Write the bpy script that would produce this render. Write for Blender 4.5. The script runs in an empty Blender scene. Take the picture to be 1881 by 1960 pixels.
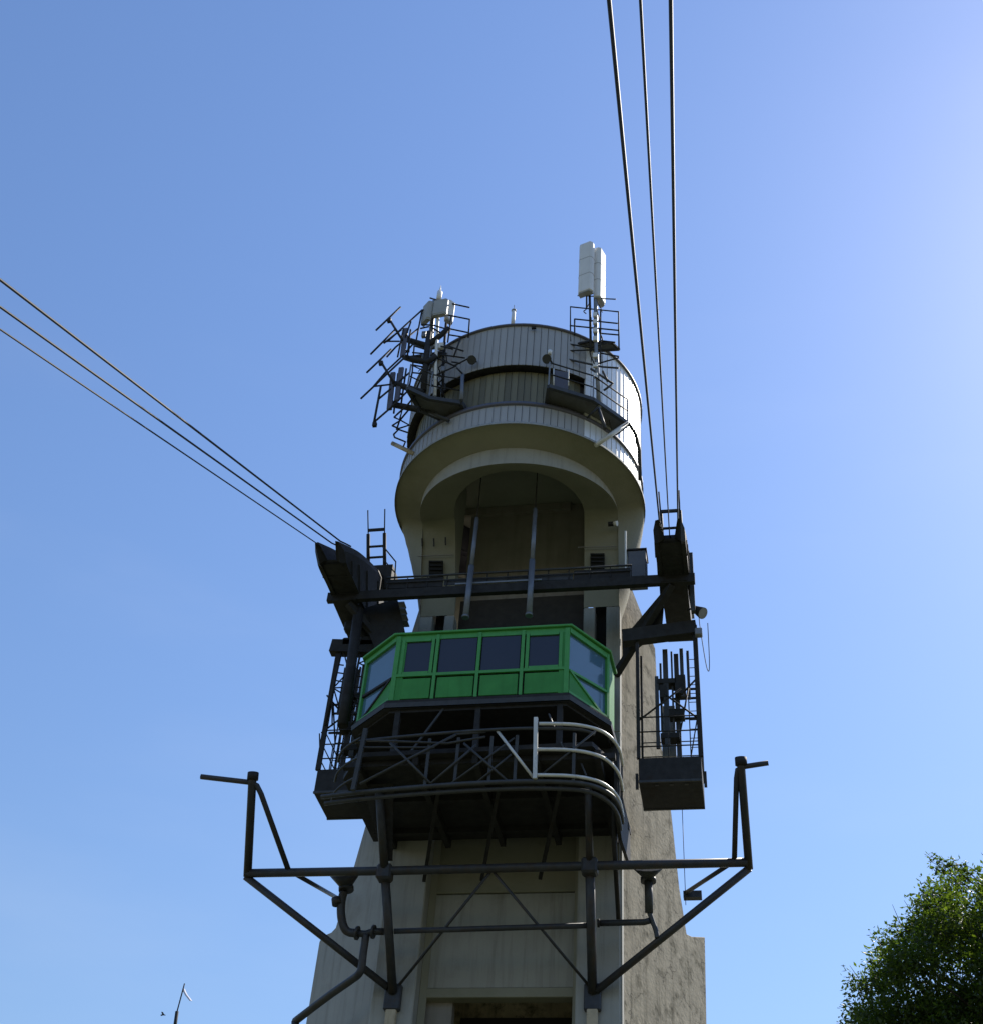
import bpy, bmesh, math, random
from mathutils import Vector, Matrix
random.seed(11)
PI = math.pi
S = bpy.context.scene
COL = S.collection

# ------------------------------------------------------------------ camera
# tower frame: X right along the tower front, Y away from the viewer, Z up; 1 unit = 1 m
FOC, CX, CY = 2500.0, 940.5, 980.0            # focal length and centre in picture units (picture 1881 x 1960)
zc = Vector((240, -2770, FOC)).normalized()
xc = -Vector((-14500, 1000, FOC)); xc = (xc - zc * xc.dot(zc)).normalized()
yc = zc.cross(xc) * -1.0
if yc.z < 0: yc = -yc
CAM = Vector((6.02619, -30.38787, 1.6))
def ray(px, py):
    v = Vector((px - CX, py - CY, FOC)); return Vector((xc.dot(v), yc.dot(v), zc.dot(v)))
def P(px, py, X=None, Y=None, Z=None):        # sight line through a point of the photo, met at a known plane
    r = ray(px, py)
    t = (X - CAM.x) / r.x if X is not None else (Y - CAM.y) / r.y if Y is not None else (Z - CAM.z) / r.z
    return CAM + r * t
def PP(px, py, p0, n):
    r = ray(px, py); return CAM + r * ((Vector(p0) - CAM).dot(Vector(n)) / r.dot(Vector(n)))
def zoomed(x0, y0, k): return lambda u, v: ((x0 + u * k) * .81783, (y0 + v * k) * .81783)
q3 = zoomed(700, 1200, .28708); q4 = zoomed(1160, 1160, .30835); q6 = zoomed(1300, 1450, .28708)
q7 = zoomed(460, 1780, .36151); q8 = zoomed(1120, 1780, .37214)
a1 = zoomed(830, 640, .22966); a2 = zoomed(1230, 540, .28064)

cd = bpy.data.cameras.new('camera'); cam = bpy.data.objects.new('camera', cd); COL.objects.link(cam)
cd.sensor_fit = 'HORIZONTAL'; cd.sensor_width = 36.0; cd.lens = 36.0 * FOC / 1881.0
cd.clip_start = .1; cd.clip_end = 9000
cr = Vector((xc.x, yc.x, zc.x)); cdn = Vector((xc.y, yc.y, zc.y)); cf = Vector((xc.z, yc.z, zc.z))
m = Matrix((cr, -cdn, -cf)).transposed().to_4x4(); m.translation = CAM
cam.matrix_world = m
S.camera = cam

# ------------------------------------------------------------------ light
SUN_AZ, SUN_EL = 36.0, 47.0
w = bpy.data.worlds.new("World"); S.world = w; w.use_nodes = True
nt = w.node_tree; bg = nt.nodes['Background']
sky = nt.nodes.new('ShaderNodeTexSky'); sky.sky_type = 'NISHITA'; sky.sun_disc = False
sky.sun_elevation = math.radians(SUN_EL); sky.sun_rotation = math.radians(SUN_AZ)
sky.altitude = 0; sky.air_density = 2.0; sky.dust_density = 0.5; sky.ozone_density = 10.0
wb = nt.nodes.new('ShaderNodeMix'); wb.data_type = 'RGBA'; wb.blend_type = 'MULTIPLY'; wb.inputs['Factor'].default_value = 1.0
wb.inputs['B'].default_value = (1.06, .975, 1.06, 1)          # the camera's white balance, even over the whole sky
nt.links.new(sky.outputs[0], wb.inputs['A'])
# very thin high cirrus over the whole sky
wtc = nt.nodes.new('ShaderNodeTexCoord'); wmp = nt.nodes.new('ShaderNodeMapping'); wmp.inputs['Scale'].default_value = (1.2, 2.2, 5.5); wmp.inputs['Rotation'].default_value = (.35, .25, .4)
wn = nt.nodes.new('ShaderNodeTexNoise'); wn.inputs['Scale'].default_value = 1.6; wn.inputs['Detail'].default_value = 5; wn.inputs['Roughness'].default_value = .5
wr = nt.nodes.new('ShaderNodeMapRange'); wr.inputs[1].default_value = .48; wr.inputs[2].default_value = .85; wr.inputs[4].default_value = .08; wr.interpolation_type = 'SMOOTHSTEP'
wc = nt.nodes.new('ShaderNodeMix'); wc.data_type = 'RGBA'; wc.inputs['B'].default_value = (6.5, 6.9, 7.4, 1)
nt.links.new(wtc.outputs['Generated'], wmp.inputs['Vector']); nt.links.new(wmp.outputs[0], wn.inputs['Vector']); nt.links.new(wn.outputs['Fac'], wr.inputs[0])
nt.links.new(wr.outputs[0], wc.inputs['Factor']); nt.links.new(wb.outputs['Result'], wc.inputs['A']); nt.links.new(wc.outputs['Result'], bg.inputs[0])
bg.inputs[1].default_value = 0.122
sl = bpy.data.lights.new('sun', 'SUN'); sl.energy = 5.0; sl.angle = math.radians(.53); sl.color = (1.0, .93, .82)
so = bpy.data.objects.new('sun', sl); COL.objects.link(so)
sd = Vector((math.sin(math.radians(SUN_AZ)) * math.cos(math.radians(SUN_EL)), math.cos(math.radians(SUN_AZ)) * math.cos(math.radians(SUN_EL)), math.sin(math.radians(SUN_EL))))
so.rotation_euler = sd.to_track_quat('Z', 'Y').to_euler(); so.location = (30, 30, 60)
vs = S.view_settings
vs.view_transform = 'Standard'; vs.look = 'None'; vs.gamma = 1.0; vs.use_curve_mapping = False; vs.exposure = 0.2
S.cycles.max_bounces = 8; S.cycles.diffuse_bounces = 4; S.cycles.transparent_max_bounces = 12

# ------------------------------------------------------------------ materials
def mat(name, col, rough=.6, metal=0.0, var=.25, scale=3.0, bump=0.0, bscale=25.0, spec=.4, rnd=0.0, dirt=None, dscale=.7, dlo=.5, dhi=.7, streak=None, sstr=.6, crack=0):
    mt = bpy.data.materials.new(name); mt.use_nodes = True
    n = mt.node_tree.nodes; l = mt.node_tree.links; b = n['Principled BSDF']
    b.inputs['Roughness'].default_value = rough; b.inputs['Metallic'].default_value = metal
    b.inputs['Specular IOR Level'].default_value = spec
    tc = n.new('ShaderNodeTexCoord')
    no = n.new('ShaderNodeTexNoise'); no.inputs['Scale'].default_value = scale; no.inputs['Detail'].default_value = 6; no.inputs['Roughness'].default_value = .6
    l.new(tc.outputs['Object'], no.inputs['Vector'])
    mr = n.new('ShaderNodeMapRange'); mr.inputs[1].default_value = .25; mr.inputs[2].default_value = .75
    mr.inputs[3].default_value = 1 - var; mr.inputs[4].default_value = 1 + var
    l.new(no.outputs['Fac'], mr.inputs[0])
    cur = n.new('ShaderNodeVectorMath'); cur.operation = 'SCALE'; cur.inputs[0].default_value = col
    l.new(mr.outputs[0], cur.inputs['Scale']); out = cur.outputs[0]
    if rnd:
        oi = n.new('ShaderNodeObjectInfo'); m2 = n.new('ShaderNodeMapRange'); m2.inputs[3].default_value = 1 - rnd; m2.inputs[4].default_value = 1 + rnd
        l.new(oi.outputs['Random'], m2.inputs[0]); c2 = n.new('ShaderNodeVectorMath'); c2.operation = 'SCALE'
        l.new(out, c2.inputs[0]); l.new(m2.outputs[0], c2.inputs['Scale']); out = c2.outputs[0]
    def overlay(fac, dc):
        nonlocal out
        mx = n.new('ShaderNodeMix'); mx.data_type = 'RGBA'
        l.new(fac, mx.inputs['Factor']); l.new(out, mx.inputs['A']); mx.inputs['B'].default_value = (*dc, 1); out = mx.outputs['Result']
    if dirt:
        d = n.new('ShaderNodeTexNoise'); d.inputs['Scale'].default_value = dscale; d.inputs['Detail'].default_value = 9; d.inputs['Roughness'].default_value = .68
        l.new(tc.outputs['Object'], d.inputs['Vector'])
        r = n.new('ShaderNodeMapRange'); r.inputs[1].default_value = dlo; r.inputs[2].default_value = dhi; r.inputs[4].default_value = .85
        l.new(d.outputs['Fac'], r.inputs[0]); overlay(r.outputs[0], dirt)
    if streak:
        mp = n.new('ShaderNodeMapping'); mp.inputs['Scale'].default_value = (5, 5, .35); l.new(tc.outputs['Object'], mp.inputs['Vector'])
        d = n.new('ShaderNodeTexNoise'); d.inputs['Scale'].default_value = 1.0; d.inputs['Detail'].default_value = 7; d.inputs['Roughness'].default_value = .62
        l.new(mp.outputs[0], d.inputs['Vector'])
        r = n.new('ShaderNodeMapRange'); r.inputs[1].default_value = .5; r.inputs[2].default_value = .75; r.inputs[4].default_value = sstr
        l.new(d.outputs['Fac'], r.inputs[0]); overlay(r.outputs[0], streak)
    if crack:
        ad = n.new('ShaderNodeVectorMath'); ad.operation = 'ADD'; nz = n.new('ShaderNodeTexNoise'); nz.inputs['Scale'].default_value = 2.2; nz.inputs['Detail'].default_value = 5
        l.new(tc.outputs['Object'], nz.inputs['Vector']); l.new(tc.outputs['Object'], ad.inputs[0]); l.new(nz.outputs['Color'], ad.inputs[1])
        vo = n.new('ShaderNodeTexVoronoi'); vo.feature = 'DISTANCE_TO_EDGE'; vo.inputs['Scale'].default_value = .9; l.new(ad.outputs[0], vo.inputs['Vector'])
        r = n.new('ShaderNodeMapRange'); r.inputs[1].default_value = .0; r.inputs[2].default_value = .022; r.inputs[3].default_value = crack; r.inputs[4].default_value = 0
        l.new(vo.outputs['Distance'], r.inputs[0]); ms = n.new('ShaderNodeMath'); ms.operation = 'MULTIPLY'; l.new(r.outputs[0], ms.inputs[0])
        nm = n.new('ShaderNodeTexNoise'); nm.inputs['Scale'].default_value = .8; l.new(tc.outputs['Object'], nm.inputs['Vector'])
        rm = n.new('ShaderNodeMapRange'); rm.inputs[1].default_value = .45; rm.inputs[2].default_value = .6; l.new(nm.outputs['Fac'], rm.inputs[0]); l.new(rm.outputs[0], ms.inputs[1])
        overlay(ms.outputs[0], tuple(c * .16 for c in col))
    l.new(out, b.inputs['Base Color'])
    if bump:
        bn = n.new('ShaderNodeTexNoise'); bn.inputs['Scale'].default_value = bscale; bn.inputs['Detail'].default_value = 6
        l.new(tc.outputs['Object'], bn.inputs['Vector']); bu = n.new('ShaderNodeBump'); bu.inputs['Strength'].default_value = bump; bu.inputs['Distance'].default_value = .03
        l.new(bn.outputs['Fac'], bu.inputs['Height']); l.new(bu.outputs[0], b.inputs['Normal'])
    return mt
M = {}
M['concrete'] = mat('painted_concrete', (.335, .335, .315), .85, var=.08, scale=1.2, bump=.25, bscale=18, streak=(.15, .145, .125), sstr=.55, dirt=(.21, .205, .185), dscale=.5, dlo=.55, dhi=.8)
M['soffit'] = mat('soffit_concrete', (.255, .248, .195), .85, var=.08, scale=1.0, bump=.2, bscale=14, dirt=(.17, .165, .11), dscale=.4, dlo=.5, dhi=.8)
M['stained'] = mat('stained_concrete', (.45, .385, .285), .9, var=.25, scale=2.6, bump=.3, bscale=11, dirt=(.075, .065, .035), dscale=1.7, dlo=.525, dhi=.66, streak=(.085, .075, .045), sstr=.8, crack=.9)
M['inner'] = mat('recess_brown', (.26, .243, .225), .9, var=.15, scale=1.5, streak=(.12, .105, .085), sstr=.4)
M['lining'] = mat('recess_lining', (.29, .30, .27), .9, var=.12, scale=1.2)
M['darkrecess'] = mat('dark_recess_brown', (.035, .03, .026), .8, var=.3, scale=4)
M['dark'] = mat('dark_void', (.012, .012, .012), .9, var=.2)
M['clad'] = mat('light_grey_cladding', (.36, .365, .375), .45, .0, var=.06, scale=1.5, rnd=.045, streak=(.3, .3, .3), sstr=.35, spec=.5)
M['sunlitclad'] = mat('sunlit_white_cladding', (.82, .82, .8), .3, .25, var=.04, scale=1.5, rnd=.03, spec=.5)  # sun glare on the drum's right side put into a whiter cladding
M['plate'] = mat('grey_floor_plate', (.13, .135, .14), .6, .1, var=.2, scale=4, dirt=(.08, .07, .06), dscale=2)
M['cabinet'] = mat('slate_cabinet_paint', (.12, .125, .14), .5, .1, var=.15)
M['olive'] = mat('olive_cladding', (.16, .15, .10), .5, .0, var=.08, scale=1.5, rnd=.22, spec=.4)
M['flash'] = mat('slate_flashing', (.10, .10, .13), .5, .1, var=.1)
M['steel'] = mat('dark_painted_steel', (.034, .034, .036), .62, spec=.12, metal=.0, var=.3, scale=5, bump=.1, bscale=30, dirt=(.028, .02, .014), dscale=2.2, dlo=.55, dhi=.75)
M['greysteel'] = mat('grey_painted_steel', (.055, .058, .063), .5, .1, spec=.25, var=.22, scale=6, dirt=(.06, .05, .04), dscale=2.5, dlo=.55, dhi=.8)
M['tube'] = mat('blue_grey_tube', (.16, .18, .22), .42, .3, var=.2, scale=4, dirt=(.08, .06, .045), dscale=3, dlo=.6, dhi=.8)
M['pipe'] = mat('gantry_pipe_paint', (.042, .045, .053), .45, .1, spec=.25, streak=(.075, .045, .028), sstr=.5, var=.25, scale=5, dirt=(.06, .045, .032), dscale=3, dlo=.52, dhi=.75)
M['rail'] = mat('sunlit_rail_colour', (.62, .62, .60), .4, .1, var=.15, scale=5, dirt=(.12, .1, .08), dscale=3, dlo=.58, dhi=.8)  # sunlight on the right-hand rails and bars put into the pale colour
M['green'] = mat('green_paint', (.055, .265, .065), .5, 0, var=.16, scale=1.6, spec=.2, streak=(.03, .15, .03), sstr=.45, dirt=(.05, .2, .045), dscale=1.3, dlo=.55, dhi=.85)
M['greenframe'] = mat('green_frame_paint', (.065, .31, .07), .45, 0, var=.12, scale=4, spec=.45)
M['white'] = mat('white_plastic', (.72, .72, .71), .45, 0, var=.05, scale=4, streak=(.5, .5, .48), sstr=.3)
M['panelgrey'] = mat('grey_antenna_cover', (.34, .35, .34), .5, 0, var=.08, scale=4)
M['rope'] = mat('steel_rope', (.02, .02, .024), .6, .0, spec=.25, var=.2, scale=8)
M['galv'] = mat('galvanised_steel', (.22, .23, .25), .45, .4, var=.2, scale=6)
M['bark'] = mat('bark', (.09, .07, .05), .9, 0, var=.35, scale=5, bump=.8, bscale=12)
M['ribbon'] = mat('pale_ribbon', (.6, .6, .7), .6)
M['ground'] = mat('meadow_ground', (.11, .11, .055), .95, 0, var=.35, scale=.15, bump=.3, bscale=3, dirt=(.07, .075, .03), dscale=.05, dlo=.45, dhi=.6)
def glass(name, col, rough, spec):
    g = mat(name, col, rough, 0, var=.08, scale=.8, spec=spec); return g
M['glass'] = glass('tinted_front_glass', (.03, .034, .055), .07, .5)
M['sideglass'] = glass('sky_reflection_side_glass', (.08, .165, .255), .05, .8)  # reflected sky put into the blue base colour
def leafmat():
    mt = bpy.data.materials.new('leaf'); mt.use_nodes = True
    n = mt.node_tree.nodes; l = mt.node_tree.links; n.remove(n['Principled BSDF'])
    geo = n.new('ShaderNodeNewGeometry'); rp = n.new('ShaderNodeValToRGB')
    rp.color_ramp.elements[0].color = (.018, .032, .011, 1); rp.color_ramp.elements[1].color = (.07, .095, .02, 1)
    l.new(geo.outputs['Random Per Island'], rp.inputs[0])
    d = n.new('ShaderNodeBsdfPrincipled'); l.new(rp.outputs[0], d.inputs['Base Color']); d.inputs['Roughness'].default_value = .45
    t = n.new('ShaderNodeBsdfTranslucent'); v = n.new('ShaderNodeMix'); v.data_type = 'RGBA'; v.blend_type = 'MULTIPLY'; v.inputs['Factor'].default_value = 1
    l.new(rp.outputs[0], v.inputs['A']); v.inputs['B'].default_value = (2.6, 2.9, .8, 1); l.new(v.outputs['Result'], t.inputs['Color'])
    mx = n.new('ShaderNodeMixShader'); mx.inputs[0].default_value = .5
    l.new(d.outputs[0], mx.inputs[1]); l.new(t.outputs[0], mx.inputs[2]); l.new(mx.outputs[0], n['Material Output'].inputs['Surface'])
    return mt
M['leaf'] = leafmat()

# ------------------------------------------------------------------ mesh helpers
def V(*a): return Vector(a)
class MB:
    def __init__(s): s.v = []; s.f = []; s.sm = []
    def add(s, vs, fs, smooth=False):
        o = len(s.v); s.v += [tuple(p) for p in vs]; s.f += [tuple(i + o for i in f) for f in fs]; s.sm += [smooth] * len(fs); return s
    def box(s, lo, hi):
        x0, y0, z0 = lo; x1, y1, z1 = hi
        return s.add([(x0,y0,z0),(x1,y0,z0),(x1,y1,z0),(x0,y1,z0),(x0,y0,z1),(x1,y0,z1),(x1,y1,z1),(x0,y1,z1)],
                     [(0,3,2,1),(4,5,6,7),(0,1,5,4),(1,2,6,5),(2,3,7,6),(3,0,4,7)])
    def beam(s, a, b, wd, ht, up=(0,0,1)):          # rectangular bar from a to b
        a, b = Vector(a), Vector(b); d = (b - a).normalized(); u = Vector(up)
        if abs(d.dot(u)) > .97: u = Vector((0,1,0))
        r = d.cross(u).normalized(); u = r.cross(d).normalized(); r *= wd / 2; u *= ht / 2
        return s.add([a-r-u, a+r-u, a+r+u, a-r+u, b-r-u, b+r-u, b+r+u, b-r+u],
                     [(0,3,2,1),(4,5,6,7),(0,1,5,4),(1,2,6,5),(2,3,7,6),(3,0,4,7)])
    def tube(s, pts, r, n=10, r2=None):
        pts = [Vector(p) for p in pts]; rings = []; N = len(pts); prev = None
        for i, p in enumerate(pts):
            t = (pts[min(i+1, N-1)] - pts[max(i-1, 0)]).normalized()
            if prev is None:
                u = t.orthogonal().normalized()
            else:
                u = (prev - t * prev.dot(t)).normalized()
            prev = u; w_ = t.cross(u); rr = r if r2 is None else r + (r2 - r) * i / max(1, N-1)
            rings.append([p + u * math.cos(2*PI*k/n) * rr + w_ * math.sin(2*PI*k/n) * rr for k in range(n)])
        vs = [p for g in rings for p in g]; fs = []
        for i in range(N-1):
            for k in range(n): fs.append((i*n+k, i*n+(k+1) % n, (i+1)*n+(k+1) % n, (i+1)*n+k))
        s.add(vs, fs, True); o = len(s.v) - len(vs)
        s.f += [tuple(o + k for k in range(n))[::-1], tuple(o + (N-1)*n + k for k in range(n))]; s.sm += [False, False]
        return s
    def loft(s, rows, smooth=True, closed=False):
        n = len(rows[0]); vs = [p for r in rows for p in r]; fs = []
        for i in range(len(rows)-1):
            for k in range(n if closed else n-1): fs.append((i*n+k, i*n+(k+1) % n, (i+1)*n+(k+1) % n, (i+1)*n+k))
        return s.add(vs, fs, smooth)
    def prism(s, poly, vec):                         # planar polygon pushed along vec
        poly = [Vector(p) for p in poly]; n = len(poly); vec = Vector(vec)
        return s.add(poly + [p + vec for p in poly], [tuple(range(n))[::-1], tuple(range(n, 2*n))] + [(k, (k+1) % n, n+(k+1) % n, n+k) for k in range(n)])
    def cyl(s, a, b, r, n=14): return s.tube([a, b], r, n)
    def cone(s, a, b, ra, rb, n=14): return s.tube([a, b], ra, n, rb)
    def build(s, name, material, parent=None, bevel=0):
        me = bpy.data.meshes.new(name); me.from_pydata(s.v, [], s.f); me.materials.append(material if not isinstance(material, str) else M[material])
        me.polygons.foreach_set('use_smooth', s.sm)
        bm = bmesh.new(); bm.from_mesh(me); bmesh.ops.recalc_face_normals(bm, faces=bm.faces)
        if bevel:
            bmesh.ops.bevel(bm, geom=[e for e in bm.edges if len(e.link_faces) == 2 and e.calc_face_angle() > .6], offset=bevel, segments=1, affect='EDGES')
        bm.to_mesh(me); bm.free()
        o = bpy.data.objects.new(name, me); COL.objects.link(o)
        if parent: o.parent = parent; o.matrix_parent_inverse = parent.matrix_world.inverted()
        return o
def thing(name, label, cat, loc=(0,0,0), group=None):
    o = bpy.data.objects.new(name, None); COL.objects.link(o); o.location = loc
    o.matrix_world = Matrix.Translation(loc); o['label'] = label; o['category'] = cat
    if group: o['group'] = group
    return o
def tag(o, label, cat, group=None):
    o['label'] = label; o['category'] = cat
    if group: o['group'] = group
    return o
def tube(name, pts, r, material, parent=None, n=10, r2=None): return MB().tube(pts, r, n, r2).build(name, material, parent)
def beam(name, a, b, wd, ht, material, parent=None, up=(0,0,1)): return MB().beam(a, b, wd, ht, up).build(name, material, parent)
def share(src, name, mtx, parent):                   # another object on the same mesh
    o = bpy.data.objects.new(name, src.data); COL.objects.link(o); o.parent = parent
    o.matrix_parent_inverse = parent.matrix_world.inverted(); o.matrix_world = mtx; return o
def curve_pts(pts, n=8):                             # Catmull-Rom through points
    pts = [Vector(p) for p in pts]; out = []
    for i in range(len(pts)-1):
        p0 = pts[max(i-1,0)]; p1 = pts[i]; p2 = pts[i+1]; p3 = pts[min(i+2, len(pts)-1)]
        for k in range(n):
            t = k / n
            out.append(.5 * ((2*p1) + (p2-p0)*t + (2*p0-5*p1+4*p2-p3)*t*t + (3*p1-p0-3*p2+p3)*t**3))
    out.append(pts[-1]); return out

# ------------------------------------------------------------------ ground
g = MB(); NG = 40
for i in range(NG+1):
    for j in range(NG+1):
        x = (i/NG*2-1); y = (j/NG*2-1); x = math.copysign(abs(x)**2.5*3000, x); y = math.copysign(abs(y)**2.5*3000, y)
        g.v.append((x, y, 0.0))
for i in range(NG):
    for j in range(NG):
        a = i*(NG+1)+j; g.f.append((a, a+NG+1, a+NG+2, a+1)); g.sm.append(True)
o = g.build('ground', 'ground'); o['kind'] = 'structure'

# ------------------------------------------------------------------ the concrete tower
T = thing('cable_car_tower', 'tall concrete cable car tower with round grey clad drum on top', 'tower', (0, .5, 0))
DY = -.86; DR = 3.78; ZR = 28.79
def part(mb, name, material, bevel=0): return mb.build(name, material, T, bevel)
# shaft body behind the recess
sh = MB(); sh.box((-3.0, 2.2, 0), (3.0, 5.2, 25.2)); part(sh, 'shaft', 'stained')
for s in (-1, 1):
    mb = MB(); mb.box((min(s*1.97, s*2.98), .47, 0), (max(s*1.97, s*2.98), 2.197, 25.2)); part(mb, 'side_wall', 'stained')
# two front piers: solid below, split by a tall slot above
for s in (-1, 1):
    xi, xo = 1.95, 3.02
    mb = MB(); mb.box((min(s*xi, s*xo), 0, 0), (max(s*xi, s*xo), .466, 21.2)); part(mb, 'pier', 'concrete', .03)
    for e0, e1 in ((xi, xi + .34), (xo - .40, xo)):
        if s < 0 and e0 == xi: e0, e1 = xi, xi + .30
        mb = MB(); mb.box((min(s*e0, s*e1), .002, 21.203), (max(s*e0, s*e1), .464, 25.55)); part(mb, 'pier_post', 'concrete', .02)
    mb = MB(); mb.box((min(s*(xi+.3), s*(xo-.4)), .40, 21.204), (max(s*(xi+.34), s*(xo-.4)), .463, 26.3)); part(mb, 'slot_lining', 'dark')
# recess between the piers
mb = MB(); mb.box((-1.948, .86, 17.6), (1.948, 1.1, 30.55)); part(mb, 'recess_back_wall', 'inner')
mb = MB(); mb.box((-1.946, .55, 20.5), (1.946, .62, 26.5)); part(mb, 'dark_recess_screen', 'darkrecess')  # near-black brown panel that darkens the recess behind the cabin
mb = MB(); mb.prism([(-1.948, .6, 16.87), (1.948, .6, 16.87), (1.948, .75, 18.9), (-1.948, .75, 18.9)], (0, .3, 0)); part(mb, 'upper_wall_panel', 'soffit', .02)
mb = MB(); mb.prism([(-1.949, .64, 14.37), (-1.949, .64, 16.85), (-1.949, .9, 16.85), (-1.949, .9, 14.37)], (3.898, 0, 0)); part(mb, 'lower_wall_panel', 'concrete', .02)
mb = MB(); mb.prism([(-1.947, .60, 14.13), (-1.947, .6, 14.366), (-1.947, .97, 14.366), (-1.947, .97, 14.13)], (3.894, 0, 0)); part(mb, 'lintel', 'soffit', .015)
mb = MB(); mb.box((-1.946, .9, 0), (-1.2, 1.2, 14.127)); part(mb, 'door_jamb', 'inner')
mb = MB(); mb.box((-1.197, 1.9, 0), (1.946, 2.1, 14.128)); part(mb, 'doorway', 'dark')
# chamfered inner reveals of the piers
for s in (-1, 1):
    mb = MB(); mb.prism([(s*1.947, .45, 0), (s*1.947, .62, 0), (s*1.80, .62, 0)], (0, 0, 18.9)); part(mb, 'pier_reveal', 'soffit')
# stepped buttress fins at 45 degrees
def FR(px, py):
    p = PP(px, py, (3.0, .47, 0), (2.0, -1, 0)); return (p.x, p.z)
finR = [(3.0, 0), (FR(1354,1960)[0], 0), FR(1352,1960), FR(1349,1794), FR(1324,1793), FR(1314,1788), FR(1300,1700), FR(1285,1560), FR(1262,1400), (FR(1255,1300)[0], FR(1262,1250)[1]), (3.3, 27.0), (3.0, 27.0)]
finL = [(3.0, 0), (5.9, 0), (5.68, 14.46), (5.66, 16.74), (5.54, 16.86), (5.2, 16.80), (5.04, 16.86), (4.75, 18.0), (4.33, 19.9), (4.05, 22.1), (3.7, 25.0), (3.3, 26.5), (3.0, 26.5)]
for s, pf in ((1, finR), (-1, finL)):
    kf = 2.0 if s > 0 else 1.0; mb = MB(); mb.prism([(s*x, .47 + (x-3.0)*kf, z) for x, z in pf], (-s*.5, .5, 0)); part(mb, 'buttress_fin', 'stained' if s > 0 else 'concrete', .02)
# edge strip where pier meets fin
mb = MB(); mb.box((3.021, .05, 0), (3.06, .44, 18.4)); part(mb, 'pier_edge_strip', 'concrete')
# shoulder cable duct plate on left fin
mb = MB(); mb.prism([P(*q7(1190,1130), Y=.30), P(*q7(1130,1704), Y=.30), P(*q7(1130,1690), Y=.30) + V(-.04,0,-3), P(*q7(1250,1130), Y=.30) + V(0,0,-3), P(*q7(1250,1130), Y=.30)], (0,.1,0)); part(mb, 'cover_plate', 'concrete')

# underside of the drum: nested rings
def circ(r, deg, z): return V(r * math.cos(math.radians(deg)), DY + r * math.sin(math.radians(deg)), z)
NA = 48
rows_s, rows_f, rows_r, rows_i = [], [], [], []
def lower_edge(u, s):     # u 0..1 side wall of the funnel: down the pier edge, then back along the shaft
    if u < .4:
        t = u / .4; return V(s * (3.05 - .05*t), DY + (.86 + .002)*t, 28.55 - 3.2*t)
    t = (u - .4) / .6; return V(s * 3.0, t * 2.8, 25.35 - .25*t)
def side_rows(s):
    R_ = []
    for k in range(13):
        u = 1 - k / 12; A = 180 - 75*u
        a = circ(DR + .08, A, ZR); a.x *= (1 if s < 0 else -1)
        b = lower_edge(u, s); rowp = [a]
        for j in range(1, 9):
            t = j / 8; p = a.lerp(b, t)
            bulge = .36 * math.sin(PI * t**.72) ** 1.1 * u**.45 if t < 1 else 0
            p.x += s * bulge; rowp.append(p)
        R_.append(rowp)
    return R_
rows_s += side_rows(-1)
for k in range(1, NA):
    A = 180 + 180 * k / NA; a = circ(DR + .08, A, ZR); b = circ(3.05, A, 28.55)
    rows_s.append([a.lerp(b, j/8) for j in range(9)])
rows_s += side_rows(1)[::-1]
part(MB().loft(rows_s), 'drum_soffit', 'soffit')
def b2(A):
    p = circ(3.05, A, 0); f = max(0, (DY - p.y) / 3.05); p.z = 28.55 - .62 * f; return p
def horse(fn_o, fn_i):
    R_ = []
    for k in range(10):
        t = k / 10; R_.append([V(-3.0 - .05*t, -.86*t*t*.4 - .86*t*.6, 25.55 + 3.0*t), V(-1.95 - .07*t, -.86*t*t*.4 - .86*t*.6, 25.55 + 3.05*t)])
    for k in range(NA+1):
        A = 180 + 180*k/NA; R_.append([fn_o(A), fn_i(A)])
    for k in range(9, -1, -1):
        t = k / 10; R_.append([V(3.0 + .05*t, -.86*t*t*.4 - .86*t*.6, 25.55 + 3.0*t), V(1.95 + .07*t, -.86*t*t*.4 - .86*t*.6, 25.55 + 3.05*t)])
    return R_
fl = horse(b2, lambda A: circ(2.02, A, 28.62))
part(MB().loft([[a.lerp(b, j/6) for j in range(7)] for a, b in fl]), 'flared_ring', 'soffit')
part(MB().loft([[circ(3.05, 180+180*k/NA, 28.55), b2(180+180*k/NA)] for k in range(NA+1)]), 'ring_fascia', 'concrete')
inn = [[r[1], V(r[1].x, r[1].y + (.0 if k not in (0,) else 0), 30.6)] for k, r in enumerate(fl)]
part(MB().loft(inn), 'recess_lining', 'lining')
mb = MB(); mb.add([circ(3.4, 10*k, 30.6) for k in range(36)], [tuple(range(36))]); part(mb, 'recess_ceiling', 'lining')
mb = MB(); mb.beam(P(875, 984, Y=.80), P(1092, 969, Y=.80), .12, .28); part(mb, 'ceiling_beam', 'inner')
# louvred vents in the flared piers and the fixing marks above the left one
def on_flare(px, py):
    k = -.86 / 3.0; return PP(px, py, (0, -.02, 25.55), (0, 1, -k))
for (x0, y0, x1, y1) in ((821, 1073, 848, 1103), (1129, 1059, 1156, 1088)):
    c = [on_flare(x0, y0), on_flare(x1, y0), on_flare(x1, y1), on_flare(x0, y1)]
    mb = MB(); mb.prism(c, (0, .05, .0)); vent = part(mb, 'vent', 'dark')
    for k in range(4):
        t = (k + .5) / 4; a = c[0].lerp(c[3], t); b = c[1].lerp(c[2], t)
        MB().beam(a + V(.03,-.03,0), b + V(-.03,-.03,0), .05, .03).build('slat', 'steel', vent)
for u, v in ((1005, 245), (1100, 245), (1195, 235)):
    a = on_flare(*q3(u, v-32)); b = on_flare(*q3(u+2, v+32)); mb = MB(); mb.beam(a + V(0,-.02,0), b + V(0,-.02,0), .035, .03); part(mb, 'fixing_bracket', 'steel')
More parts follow.
